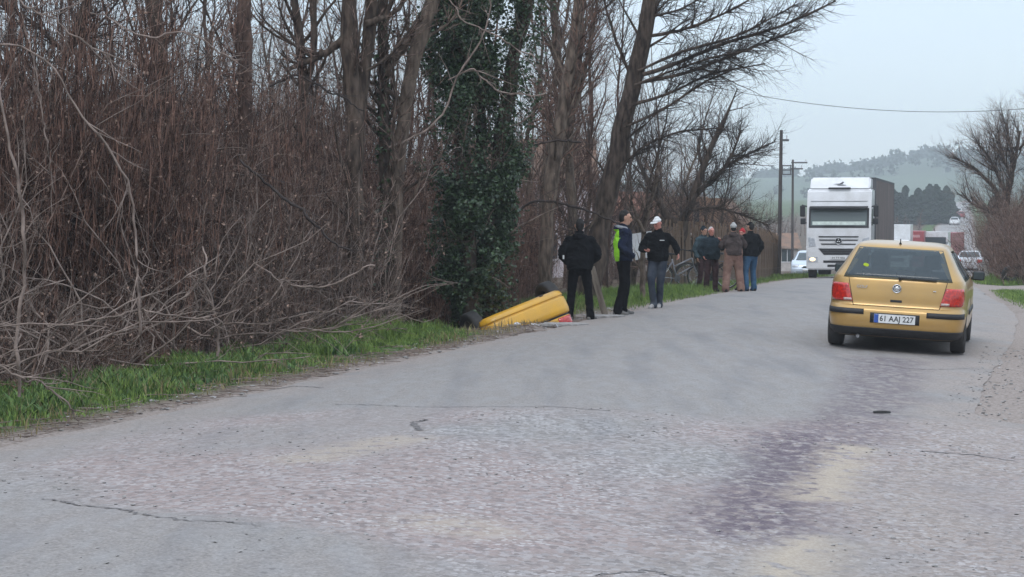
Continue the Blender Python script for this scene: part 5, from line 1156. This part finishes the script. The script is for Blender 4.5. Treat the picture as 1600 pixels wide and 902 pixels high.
# ------------------------------------------------------------------ other cars
silver = paint('silver_paint', (.66, .67, .70), .3, .05, .1)
SS = Shape([(.19, .78, .14, 4.3), (.26, .83, .05, 4.42), (.42, .865, .0, 4.48), (.56, .868, .01, 4.47), (.75, .868, .05, 4.35), (.90, .86, .08, 4.1), (.97, .84, .14, 3.7), (1.0, .82, .55, 3.4), (1.04, .80, .75, 3.25),
            (1.2, .71, 1.05, 2.95), (1.36, .62, 1.38, 2.6), (1.40, .58, 1.5, 2.5), (1.425, .5, 1.65, 2.3)], 8)
s_ = hatch('silver saloon stopped beyond the gold car beside the white post', 'car', 'saloon_car', silver, atr(1514, 119), (0, 0, -math.atan(.29)), SS, wb=(.95, 3.6), rear_win=(1.03, 1.36, .66, .55), hole=False, detail=False)
for sd in (-1, 1):
    a_, b_ = sorted([.50 * sd, .98 * sd]); patch_obj('tail_light', SS, zz(.66, .90), a_, b_, M['tail'], s_, .01, 8, .03)
    a_, b_ = sorted([.2 * sd, 1.0 * sd]); 
patch_obj('number_plate', SS, zz(.70, .81, 2), -.26, .26, M['white_plate'], s_, .012, 6, .02); patch_obj('rear_skirt', SS, zz(.20, .33, 3), -.9, .9, M['black'], s_, .006, 12, .02)
pale = paint('pale_blue_paint', (.55, .62, .70), .3, .1, .1)
s_ = hatch('pale blue car parked facing the camera between the fence and the lorry', 'car', 'parked_car', pale, atr(1247, 99), (0, 0, PI - .2), GS, rear_win=(.95, 1.34, .68, .54), hole=False, detail=False)
s_.location.x += 1.0; s_.location.y += 2
for sd in (-1, 1):
    LLz = GS.outline(.62)[1][-1] / 2; a_, b_ = sorted([LLz + sd * .5, LLz + sd * .82]); patch_obj('headlight', GS, zz(.60, .74), a_, b_, M['headlamp'], s_, .01, 8, .03)
LLz = GS.outline(.5)[1][-1] / 2; patch_obj('grille', GS, zz(.56, .66, 3), LLz - .38, LLz + .38, M['black'], s_, .01, 8, .02); patch_obj('number_plate', GS, zz(.40, .50, 2), LLz - .25, LLz + .25, M['white_plate'], s_, .012, 6, .02); patch_obj('lower_intake', GS, zz(.27, .37, 2), LLz - .6, LLz + .6, M['black'], s_, .008, 8, .02)
wpaint = paint('white_paint', (.72, .72, .73), .35, 0, .1); rpaint = paint('dark_red_paint', (.35, .04, .05), .35, 0, .1)
for px, Y, pm_, lab in ((1491, 330, wpaint, 'small white car far off where the road begins to climb'), (1500, 385, rpaint, 'small red car far off on the climbing road'), (1497, 430, wpaint, 'pale car higher up on the far road'), (1506, 520, wpaint, 'farthest white car near the top of the far road')):
    hatch(lab, 'car', 'distant_car', pm_, atr(px, Y), (0, 0, yl), GS, rear_win=(.95, 1.34, .68, .54), hole=False, detail=False)

# ------------------------------------------------------------------ the yellow car lying upside down in the ditch
ypaint = paint('yellow_paint', (.70, .37, .02), .5, 0, .35)
YS = Shape([(.22, .80, .10, 3.9), (.25, .835, .03, 4.0), (.30, .85, .0, 4.02), (.325, .852, -.004, 4.02), (.335, .842, .015, 4.0), (.35, .842, .015, 4.0), (.36, .856, -.01, 4.03), (.44, .862, -.02, 4.04), (.56, .862, -.02, 4.03), (.62, .858, .0, 4.0), (.645, .83, .05, 3.97), (.66, .83, .05, 3.97), (.67, .85, .035, 3.95),
            (.80, .85, .05, 3.8), (.92, .83, .09, 3.4), (.96, .81, .12, 3.1), (1.1, .72, .25, 2.8), (1.3, .60, .40, 2.4), (1.37, .53, .52, 2.1), (1.40, .40, .8, 1.8)], 8)
def yellow_car():
    s_ = hatch('yellow car lying upside down in the ditch with its tail and one wheel showing', 'car', 'overturned_car', ypaint, (0, 0, 0), (0, 0, 0), YS, rear_win=(.96, 1.32, .68, .54), hole=False, detail=False, wb=(.60, 3.1))
    for sd in (-1, 1):
        a_, b_ = sorted([.46 * sd, .90 * sd]); patch_obj('tail_light', YS, zz(.68, .86), a_, b_, M['tail'], s_, .01, 10, .03)
    patch_obj('bumper_gap', YS, zz(.636, .665, 3), -1.0, 1.0, M['black'], s_, .004, 24, .02)
    b = bmesh.new(); box(b, -.55, .55, .3, 3.6, .26, .34, .03); cyl(b, (-.35, .05, .24), (-.35, 1.2, .22), .03); cyl(b, (-.7, .6, .28), (.7, .6, .28), .045); bm_obj('floor_pan', b, M['under'], s_)
    return s_
yc = yellow_car()
R_ = Matrix.Rotation(math.radians(YAW), 4, 'Z') @ Matrix.Rotation(math.radians(YPITCH), 4, 'X') @ Matrix.Rotation(math.radians(180 + YROLL), 4, 'Y')
# the middle of the bumper goes to the place where the photo shows it
tgt = Vector(at(YPX, YPY, YY0)); yc.matrix_world = Matrix.Translation(tgt) @ R_ @ Matrix.Translation((0, 0, -.45))

# ------------------------------------------------------------------ fence, shed, booth, poles
def fence(label, pts, h, mt, gap=.16, wd=.13):
    (x0, y0) = pts[0]; t = thing('wooden_fence', label, 'fence', (x0, y0, zXY(x0, y0))); base = Vector(t.location); n = 0
    pm = None; meshes = []
    for k in range(4):
        b = bmesh.new(); box(b, -wd / 2, wd / 2, -.012, .012, -.15, h * (.9 + .05 * k)); bmesh.ops.bevel(b, geom=[e for e in b.edges if abs(e.verts[0].co.z - e.verts[1].co.z) < .01 and e.verts[0].co.z > 1], offset=.01, affect='EDGES'); me = bpy.data.meshes.new('plank'); b.to_mesh(me); b.free(); me.materials.append(M[mt]); meshes.append(me)
    for (xa, ya), (xb, yb) in zip(pts[:-1], pts[1:]):
        L = math.hypot(xb - xa, yb - ya); k = int(L / gap); ang = math.atan2(yb - ya, xb - xa)
        for i in range(k):
            u = i / k; X, Y = xa + (xb - xa) * u, ya + (yb - ya) * u
            o = bpy.data.objects.new('plank', meshes[int(rng.integers(0, 4))]); C.objects.link(o); o.parent = t; o.location = Vector((X, Y, zXY(X, Y))) - base; o.rotation_euler = (rng.normal() * .02, rng.normal() * .025, ang)
        for z in (.4, h * .8):
            b = bmesh.new(); za, zb = zXY(xa, ya), zXY(xb, yb); cyl(b, Vector((xa, ya + .05, za + z)) - base, Vector((xb, yb + .05, zb + z)) - base, .035, seg=6); bm_obj('rail', b, M[mt], t)
        for i in range(max(1, int(L / 2.2)) + 1):
            u = min(1, i * 2.2 / L); X, Y = xa + (xb - xa) * u, ya + (yb - ya) * u; b = bmesh.new(); box(b, -.05, .05, -.05, .05, -.2, h * 1.05); o = bm_obj('post', b, M[mt], t); o.location = Vector((X - .05, Y + .12, zXY(X, Y))) - base
    return t
fence('weathered brown plank fence running along the left roadside behind the standing people', [(3.9, 48.5), (5.6, 53.5), (8.0, 61.5), (9.7, 70), (11.4, 80), (12.6, 90)], 1.75, 'wood_brown')
M['roof_brown'] = mat('rusty_roof', (.24, .14, .09), .9, (.15, .10, .075), 2, bump=.3)
M['render_pale'] = mat('pale_render', (.52, .47, .44), .9, (.38, .34, .31), 2, bump=.2)
M['sheet_white'] = mat('white_sheet', (.66, .66, .68), .8, (.5, .5, .52), 2)
def shed():
    X, Y, Z = atr(1120, 66); t = thing('shed', 'low brown roofed shed behind the group of people', 'shed', (X, Y, Z), (0, 0, -.25)); t.scale = (.56, 1, 1)
    for k in range(14):
        b = bmesh.new(); x = -1.55 + k * .22; box(b, x, x + .205, -.02, .02, 0, 1.75 + .006 * (k % 3)); bm_obj('plank', b, M['wood_brown'], t)
    b = bmesh.new(); box(b, -1.5, 1.5, .03, 2.4, 0, 1.8); bm_obj('wall', b, M['wood_brown'], t)
    b = bmesh.new(); prism(b, [(-1.9, 1.75), (1.9, 1.75), (1.9, 1.82), (.3, 2.9), (-1.5, 2.9), (-1.9, 1.82)], 'y', -.3, 2.6); bm_obj('roof', b, M['roof_brown'], t)
    b = bmesh.new(); box(b, -1.95, 1.95, -.36, -.3, 1.70, 1.80); bm_obj('fascia', b, M['wood_brown'], t)
    return t
shed()
def booth():
    X, Y, Z = atr(1064, 53.5); t = thing('wooden_booth', 'small pale wooden booth with an overhanging lid behind the bicycle', 'booth', (X, Y, Z), (0, 0, -.1))
    for k in range(6):
        z = .12 + k * .2; b = bmesh.new(); box(b, -.42, .42, -.35, -.32, z, z + .19, .006); bm_obj('plank', b, M['wood_grey'], t)
    b = bmesh.new(); box(b, -.40, .40, -.31, .3, .05, 1.32); bm_obj('box', b, M['wood_grey'], t)
    b = bmesh.new(); box(b, -.56, .52, -.46, .42, 1.34, 1.44, .02); box(b, -.5, .46, -.4, .36, 1.45, 1.52, .02); bm_obj('lid', b, M['render_pale'], t)
    b = bmesh.new(); box(b, -.30, .0, -.365, -.352, .22, .68); box(b, .05, .33, -.365, -.352, .22, .70); bm_obj('pale_panel', b, M['render_pale'], t)
booth()
X, Y, Z = atr(998, 44); b = bmesh.new(); prism(b, [(-.30, .75), (.32, .9), (.30, 1.5), (-.2, 1.42), (-.32, 1.3)], 'y', -.02, .02)
o = bm_obj('tin_sheet', b, M['sheet_white'], None); o.location = (X, Y, Z); o['label'] = 'white metal sheet propped up between the two men in dark jackets'; o['category'] = 'metal sheet'
X, Y, Z = atr(1088, 58); b = bmesh.new(); box(b, -.08, .08, -.08, .08, -.2, 2.55); o = bm_obj('timber_post', b, M['black'], None); o.location = (X, Y, Z); o['label'] = 'thick dark post standing left of the brown roofed shed'; o['category'] = 'post'
def house(label, px, Y, W_, H_, D_, mt, roofm, win=3):
    X, Yy, Z = atr(px, Y); t = thing('house', label, 'house', (X, Yy, Z - .1)); b = bmesh.new(); box(b, -W_ / 2, W_ / 2, 0, D_, 0, H_); bm_obj('wall', b, mt, t)
    b = bmesh.new(); prism(b, [(-.4, H_), (D_ + .4, H_), (D_ / 2, H_ + D_ * .28)], 'x', -W_ / 2 - .3, W_ / 2 + .3); bm_obj('roof', b, roofm, t)
    for k in range(win):
        x = -W_ / 2 + (k + .5) * W_ / win; b = bmesh.new(); box(b, x - .5, x + .5, -.02, .05, 1.0, 2.1); w__ = bm_obj('window', b, M['glass_solid'], t); b = bmesh.new(); box(b, x - .56, x + .56, -.05, .02, .92, .99); box(b, x - .03, x + .03, -.04, .02, 1.0, 2.1); bm_obj('frame', b, M['lorry_white'], w__)
M['render_pink'] = mat('pinkish_render', (.60, .54, .56), .9, (.50, .45, .47), 2)
M['roof_tile'] = mat('red_tile_roof', (.26, .11, .07), .9, (.17, .08, .06), 3)
house('pale rendered house glimpsed through the trees left of the standing people', 880, 92, 9, 2.7, 6, M['render_pale'], M['roof_tile'], 4)
house('long pale pinkish building glimpsed between the trunks right of the ivy tree', 830, 84, 5.5, 4.6, 7, M['render_pink'], M['roof_brown'], 4)
house('white walled house seen between the trees behind the man in the white cap', 1010, 105, 7, 2.9, 6, M['sheet_white'], M['roof_brown'], 3)
house('small pale house far off behind the wooden fence', 1196, 170, 6, 2.2, 5, M['render_pale'], M['roof_brown'], 3)
def pole(label, px, Y, top_py, r=.11, lean=0, arms=()):
    X, Yy, Z = atr(px, Y); H = EYE + (335 - top_py) * Y / F - Z; t = thing('utility_pole', label, 'pole', (X, Yy, Z), (0, lean, 0)); b = bmesh.new(); cyl(b, (0, 0, -.3), (0, 0, H), r, r * .7, 14); bm_obj('post', b, M['pole_wood'], t)
    for (z, x0, x1) in arms: b = bmesh.new(); box(b, x0, x1, -.05, .05, H - z - .05, H - z + .05, .01); ar = bm_obj('crossarm', b, M['grey_mark'], t); b = bmesh.new(); cyl(b, (x1 - .1, 0, H - z), (x1 - .1, 0, H - z + .22), .035, .03, 8); cyl(b, (x0 + .1, 0, H - z), (x0 + .1, 0, H - z + .22), .035, .03, 8); bm_obj('insulator', b, M['sheet_white'], ar)
    return t, H
M['pole_wood'] = mat('tarred_pole', (.085, .07, .065), .9, (.05, .042, .04), 5, stretch=(1, 1, .2), bump=.4)
t_, H_ = pole('tall dark wooden utility pole rising behind the fence', 1217, 84, 204, .10, .012, arms=((.45, -.05, .35),))
t_, H_ = pole('farther utility pole carrying a transformer cage and crossarms', 1238, 128, 250, .10, 0, arms=((.2, -.1, 1.0), (.62, -.1, .7)))
b = bmesh.new()
for x in (-.75, -.18):
    box(b, x, x + .07, -.05, .05, H_ - 1.05, H_ - .35)
for z in (1.05, .75, .45): box(b, -.8, -.1, -.06, .06, H_ - z, H_ - z + .08)
bm_obj('transformer_cage', b, M['grey_mark'], t_)
def wire(label, a, bb, sag, r=.012):
    P = np.array([[*(np.array(a) * (1 - u) + np.array(bb) * u)] for u in np.linspace(0, 1, 40)]); P[:, 2] -= sag * 4 * np.linspace(0, 1, 40) * (1 - np.linspace(0, 1, 40))
    o = link('overhead_wire', tube_mesh('overhead_wire', [(P[None], np.full((1, 40), r), 5)]), M['grey_mark']); o['label'] = label; o['category'] = 'wire'
wire('single dark overhead wire sagging across the open sky', at(1120, 138, 60), at(1760, 150, 60), .65, .010)
wire('thin wire running left from the tall pole into the branches', at(1219, 222, 84), at(1100, 250, 60), .25, .008)

# leaning plank, scrap beside the ditch, rubber ring
X, Y, Z = atr(934, 33.4); b = bmesh.new(); box(b, -.055, .055, -.02, .02, 0, .95, .004); o = bm_obj('plank', b, M['wood_grey'], None); o.location = (X + .14, Y, Z - .05); o.rotation_euler = (math.radians(10), math.radians(-17), .1); o['label'] = 'pale weathered plank leaning in the grass beside the man in black'; o['category'] = 'plank'
X, Y = gp(1380, 638); b = bmesh.new(); torus(b, (0, 0, 0), (0, 0, 1), .075, .008, 28, 8); o = bm_obj('rubber_ring', b, M['rubber'], None, True); o.location = (X, Y, zXY(X, Y) + .018); o.scale = (1, .8, 1); o['label'] = 'black rubber ring lying on the road behind the gold car'; o['category'] = 'ring'
def slab(label, px, py, sx, sy, mt, rz):
    X, Y = gp(px, py); b = bmesh.new(); prism(b, [(-sx, -sy), (sx * .4, -sy * 1.1), (sx, -sy * .2), (sx * .7, sy), (-sx * .6, sy * .9)], 'z', 0, .035); o = bm_obj('concrete_slab', b, M[mt], None); o.location = (X, Y, zXY(X, Y) + .01); o.rotation_euler = (.03, .02, rz); o['label'] = label; o['category'] = 'slab'
slab('flat pale concrete slab at the feet of the man in black', 880, 509, .42, .2, 'stone', .25)
slab('broken concrete slab beside the shoes of the man in navy', 950, 497, .3, .14, 'stone', .3)
def debris(label, n, px0, px1, Y0, mt, name='car_debris'):
    for k in range(n):
        X = (px0 + (px1 - px0) * rng.random() - 800) * Y0 / F; Y = Y0 + rng.normal() * .15; b = bmesh.new(); a = rng.random() * .06 + .03; prism(b, [(-a, -a * .5), (a, -a * .6), (a * .8, a * .5), (-a * .3, a * .6)], 'z', 0, .012); o = bm_obj(name, b, M[mt], None); o.location = (X, Y, zXY(X, Y) + .02); o.rotation_euler = (rng.normal() * .4, rng.normal() * .4, rng.random() * 6); o['label'] = label; o['category'] = 'debris'; o['group'] = label
debris('broken red lamp pieces under the yellow car', 7, 855, 890, 30.6, 'tail'); debris('pale plastic scraps in front of the yellow car', 12, 790, 870, 29.6, 'sheet_white')

# ------------------------------------------------------------------ bicycles
def bicycle(label, X, Y, rz, fm, lean=0):
    t = thing('bicycle', label, 'bicycle', (X, Y, zXY(X, Y) + .0), (0, lean, rz)); r = .33   # runs along local y, forward = +y
    for nm, y in (('rear_wheel', -.52), ('front_wheel', .55)):
        w_ = bpy.data.objects.new(nm, None); C.objects.link(w_); w_.parent = t; w_.location = (0, y, r)
        b = bmesh.new(); torus(b, (0, 0, 0), (1, 0, 0), r - .018, .018, 36, 8); bm_obj('tyre', b, M['rubber'], w_, True)
        b = bmesh.new(); torus(b, (0, 0, 0), (1, 0, 0), r - .04, .009, 36, 6); cyl(b, (-.04, 0, 0), (.04, 0, 0), .022); bm_obj('rim', b, M['chrome'], w_, True)
        b = bmesh.new()
        for k in range(16): a = 2 * PI * k / 16; cyl(b, (.02 * (-1) ** k, 0, 0), (0, (r - .05) * math.cos(a), (r - .05) * math.sin(a)), .0022, seg=4)
        bm_obj('spokes', b, M['chrome'], w_)
        b = bmesh.new()      # mudguard
        for i in range(14):
            a0, a1 = math.radians(20 + i * 10), math.radians(30 + i * 10); cyl(b, (0, -(r + .02) * math.cos(a0), (r + .02) * math.sin(a0)), (0, -(r + .02) * math.cos(a1), (r + .02) * math.sin(a1)), .016, seg=6)
        bm_obj('mudguard', b, M['black'], w_)
    b = bmesh.new(); BBp = (0, -.08, .29); ST = (0, -.22, .80); HT = (0, .36, .82); HB = (0, .40, .62); RA = (0, -.52, .33); FA = (0, .55, .33)
    for p, q_ in ((BBp, ST), (HB, (0, -.10, .36)), (HT, (0, -.17, .60)), (HT, HB)): cyl(b, p, q_, .021, seg=10)
    for s_ in (-.05, .05):
        for p, q_ in ((BBp, RA), ((0, -.20, .74), RA), (HB, FA)): cyl(b, (s_ * .5 if p is not RA else s_, p[1], p[2]), (s_, q_[1], q_[2]), .011, seg=8)
    bm_obj('frame', b, M[fm], t, True)
    b = bmesh.new(); cyl(b, HT, (0, .33, 1.0), .014, seg=8); cyl(b, (-.10, .36, 1.0), (.10, .36, 1.0), .012, seg=8)
    for s_ in (-1, 1): cyl(b, (s_ * .10, .36, 1.0), (s_ * .28, .22, 1.04), .012, seg=8); cyl(b, (s_ * .28, .22, 1.04), (s_ * .30, .12, 1.03), .017, seg=8)
    bm_obj('handlebar', b, M['black'], t, True)
    b = bmesh.new(); limb(b, [(0, -.38, .93), (0, -.28, .94), (0, -.12, .925)], [(.09, .03), (.07, .028), (.022, .018)], 10); cyl(b, ST, (0, -.26, .92), .013, seg=8); bm_obj('saddle', b, M['black'], t, True)
    b = bmesh.new(); cyl(b, (.03, -.08, .29), (.045, -.08, .29), .09, seg=20); cyl(b, (-.07, -.08, .29), (.07, -.08, .29), .014); cyl(b, (.07, -.08, .29), (.08, -.02, .14), .010, seg=6); cyl(b, (-.07, -.08, .29), (-.08, -.14, .44), .010, seg=6); box(b, .06, .16, -.05, .02, .12, .14); box(b, -.16, -.06, -.17, -.10, .44, .46); bm_obj('crankset', b, M['grey_mark'], t)
    b = bmesh.new(); box(b, -.06, .06, -.78, -.30, .71, .73, .005); cyl(b, (.05, -.72, .72), (.05, -.52, .33), .007, seg=6); cyl(b, (-.05, -.72, .72), (-.05, -.52, .33), .007, seg=6); bm_obj('carrier', b, M['grey_mark'], t)
    return t
M['frame_white'] = mat('bicycle_paint', (.34, .34, .36), .35, (.2, .2, .22), 4)
X, Y, Z = atr(1062, 48.6); bicycle('dark and white bicycle held upright behind the man in the white cap', X, Y, math.radians(-70), 'frame_white', 0)
X, Y, Z = atr(1106, 49.6); bicycle('second bicycle with black mudguards behind the white haired person', X, Y, math.radians(80), 'black', 0)

# ------------------------------------------------------------------ right side: hedge, bare tree, post, conifers
hk = [shrub('hedge_shrub', 4.2, 46, .8, 'twig_red', 'twig', 700, 2600, 0), shrub('hedge_shrub', 3.4, 46, .9, 'twig_red', 'twig_red', 700, 2600, 900)]
first = [True, True]
for Y in np.arange(63, 118, 2.3):
    for e in (1.3, 3.2, 5.5, 8.5):
        k = int(rng.integers(0, 2)); Yy = Y + rng.normal() * .5; X = float(Lx(Yy)) + float(Wd(Yy)) + e + (.9 if Y < 75 and e < 3 else 0) + 1.5 * float(sstep(76, 92, Yy)) + rng.normal() * .3; X = max(X, 742 * Yy / F + 2.1); loc = (X, Yy, zXY(X, Yy) - .1); rot = (0, 0, rng.random() * 6.3); s_ = .8 + .3 * rng.random()
        lab = 'reddish brown bare shrub in the hedge on the right side of the road'
        if first[k]: first[k] = False; t = hk[k]; t.location = loc; t.rotation_euler = rot; t.scale = (s_,) * 3; t['label'] = lab; t['group'] = 'shrubs of the right hedge'
        else: copy_thing(hk[k], loc, rot, s_, lab, 'shrubs of the right hedge')
bare_tree('bare tree spreading dark branches above the hedge on the right', [[(1578, 440, 4.95), (1576, 380, 4.95), (1572, 320, 4.40), (1578, 280, 3.85), (1586, 240, 2.75), (1592, 205, 1.65)]], 76, 'bark', 'twig',
    [[(1574, 330, 3.30), (1550, 290, 2.75), (1520, 262, 2.20), (1488, 246, 1.10)], [(1574, 310, 2.75), (1556, 270, 2.20), (1540, 240, 1.65), (1524, 222, 1.10)], [(1580, 285, 2.75), (1566, 250, 2.20), (1560, 225, 1.65), (1556, 205, 1.10)], [(1574, 340, 2.75), (1545, 330, 2.20), (1515, 318, 1.65), (1500, 300, 1.10)], [(1575, 350, 2.75), (1608, 300, 2.20), (1630, 250, 1.65)],
     [(1585, 250, 2.20), (1575, 220, 1.65), (1572, 195, 1.10)], [(1590, 235, 2.20), (1610, 205, 1.65), (1616, 185, 1.10)]], n1=120, n2=1500, n3=4500, l1=1.7, l2=.95, l3=.5, up=.1, bias=(-.5, -.2, .3), ang=.6, top=0)
bare_tree('pale fallen limb leaning out of the right hedge', [[(1590, 405, 4), (1570, 368, 4), (1550, 345, 3.5), (1530, 320, 3), (1518, 308, 2)]], 124, 'bark_pale', 'twig_pale', n1=12, n2=50, n3=120, l1=.8, l2=.4, top=0)
M['needle'] = mat('conifer_needles', (.05, .075, .05), .8, (.022, .036, .024), 5, detail=3)
def conifer(label, X, Y, H, R0, n, group=None, narrow=1., src=None):
    loc = (X, Y, zXY(X, Y) - .1)
    if src is not None: return copy_thing(src, loc, (0, 0, rng.random() * 6), (R0, R0, H), label, group)
    t = thing('conifer', label, 'tree', loc, group=group); t.scale = (R0, R0, H)
    b = bmesh.new(); cyl(b, (0, 0, 0), (0, 0, .95), .07, .01, 8); bm_obj('trunk', b, M['bark'], t)
    z = .08 + .9 * rng.random(n) ** 1.15; rr = (1 - z) ** .75 * (.45 + .75 * vnoise(z * 13, z * 0 + 1, 4)) * np.sqrt(rng.random(n) * .85 + .15); a = rng.random(n) * 2 * PI; rr = rr * (.7 + .6 * vnoise(a * 1.6, z * 9, 6))
    Cn = np.stack([rr * np.cos(a), rr * np.sin(a), z - rr * .03], 1); V, f = leaves(Cn, .14, .2, .8); V = V.reshape(-1, 4, 3); V[:, :, 2] = Cn[:, None, 2] + (V[:, :, 2] - Cn[:, None, 2]) * .35
    link('crown', mesh_np('crown', V.reshape(-1, 3), None, f, smooth=False), M['needle'], t, kind='stuff'); return t
cf = conifer('tallest pointed dark conifer in the hazy clump beyond the lorries', (1462 - 800) * 350 / F + .0, 350, 7.4, 3.0, 5000)
CG = 'conifers of the hazy clump'
for px, Y, H, R0 in [(1385, 345, 8.5, 3), (1396, 360, 9.5, 3.2), (1405, 340, 9, 3.5), (1414, 355, 10, 3), (1425, 345, 9.8, 3.4), (1434, 352, 10, 3.3), (1445, 350, 10.4, 3.4), (1452, 362, 11, 3.5), (1470, 345, 10.5, 3.4), (1478, 352, 11, 3), (1374, 365, 9.6, 2.8), (1486, 360, 9.5, 2.5), (1440, 335, 8, 4), (1420, 338, 7.5, 4), (1460, 338, 8, 4), (1400, 335, 7, 4), (1480, 338, 7.5, 3)]:
    conifer('dark conifer in the hazy clump beyond the lorries', (px - 800) * Y / F, Y, H * .64 + .4 * rng.normal(), R0 * .9, 0, CG, src=cf)
for k, (Y, e, H, R0) in enumerate([(104, 1.8, 3.6, 1.5), (112, 1.6, 4.3, 1.6), (122, 2.0, 5.0, 1.9), (130, 1.4, 5.2, 1.9), (140, 1.0, 5.6, 2.0), (152, .8, 6.4, 2.2), (165, .8, 7, 2.4), (180, 1, 7.5, 2.6)]):
    X = float(Lx(Y)) + float(Wd(Y)) + e + (1.6 + R0 * .55 if Y < 138 else .2 + R0 * .3); conifer('dark green conifer bush behind the reddish right hedge', X, Y, H, R0, 0, 'conifer bushes on the right', src=cf)
X, Y, Z = atr(1542, 80); b = bmesh.new(); box(b, -.10, .10, -.06, .06, -.1, .88, .03); o = bm_obj('marker_post', b, M['render_pale'], None); o.location = (X, Y, Z); o['label'] = 'short pale marker post standing right of the silver car'; o['category'] = 'post'
X, Y, Z = atr(1580, 66); b = bmesh.new(); torus(b, (0, 0, .3), (.3, 1, .2), .24, .09, 24, 8); o = bm_obj('old_tyre', b, M['rubber'], None, True); o.location = (X, Y, Z + .02); o['label'] = 'old black tyre lying at the foot of the right hedge'; o['category'] = 'tyre'

# woods on the hills: ridge trees and slope woods, one far mass each
def far_crowns(name, label, X, Y, size, per, mt):
    n = len(X); Z = hill_z(X, Y); s_ = size * (.6 + .8 * rng.random(n)); c_ = np.stack([X, Y, Z + s_ * .7], 1)
    d = unit(rng.normal(size=(n, per, 3))) * (rng.random((n, per, 1)) ** .4) * s_[:, None, None] * np.array([1, 1, .9]); Cn = (c_[:, None, :] + d).reshape(-1, 3)
    V, f = leaves(Cn, float(size) * .55, .2, .9); link(name, mesh_np(name, V, None, f, smooth=False), M[mt], kind='stuff', label=label, category='woodland')
M['far_leaf'] = mat('far_wood_foliage', (.045, .06, .04), .9, (.02, .03, .022), .05, coords='World')
n = 700; px = 1180 + 500 * rng.random(n); Yh = 1215 + 60 * rng.random(n); Xh = (px - 800) * Yh / F; k_ = fbm(px / 45, px * 0, 81) > .42
far_crowns('ridge_wood', 'line of trees along the skyline of the hazy hill', Xh[k_], Yh[k_], 3.6, 30, 'far_leaf')
n = 2600; Xh = -900 + 2300 * rng.random(n); Yh = 680 + 540 * rng.random(n); k_ = fbm(Xh / 130, Yh / 130, 83) > .52; 
far_crowns('hillside_wood', 'dark woods spread over the slope of the hazy hill', Xh[k_], Yh[k_], 4.6, 26, 'far_leaf')

# ------------------------------------------------------------------ hazy air
b = bmesh.new(); box(b, -1400, 1500, -60, 1480, -14, 75); hz = bm_obj('haze', b, None, None, kind='stuff'); hm = bpy.data.materials.new('hazy_air'); hm.use_nodes = True; hn = hm.node_tree; hn.nodes.remove(hn.nodes['Principled BSDF'])
pv = hn.nodes.new('ShaderNodeVolumePrincipled'); pv.inputs['Color'].default_value = (.88, .94, 1.0, 1); pv.inputs['Density'].default_value = HAZE; pv.inputs['Anisotropy'].default_value = .1
hn.links.new(pv.outputs[0], hn.nodes['Material Output'].inputs['Volume']); hz.data.materials.append(hm)
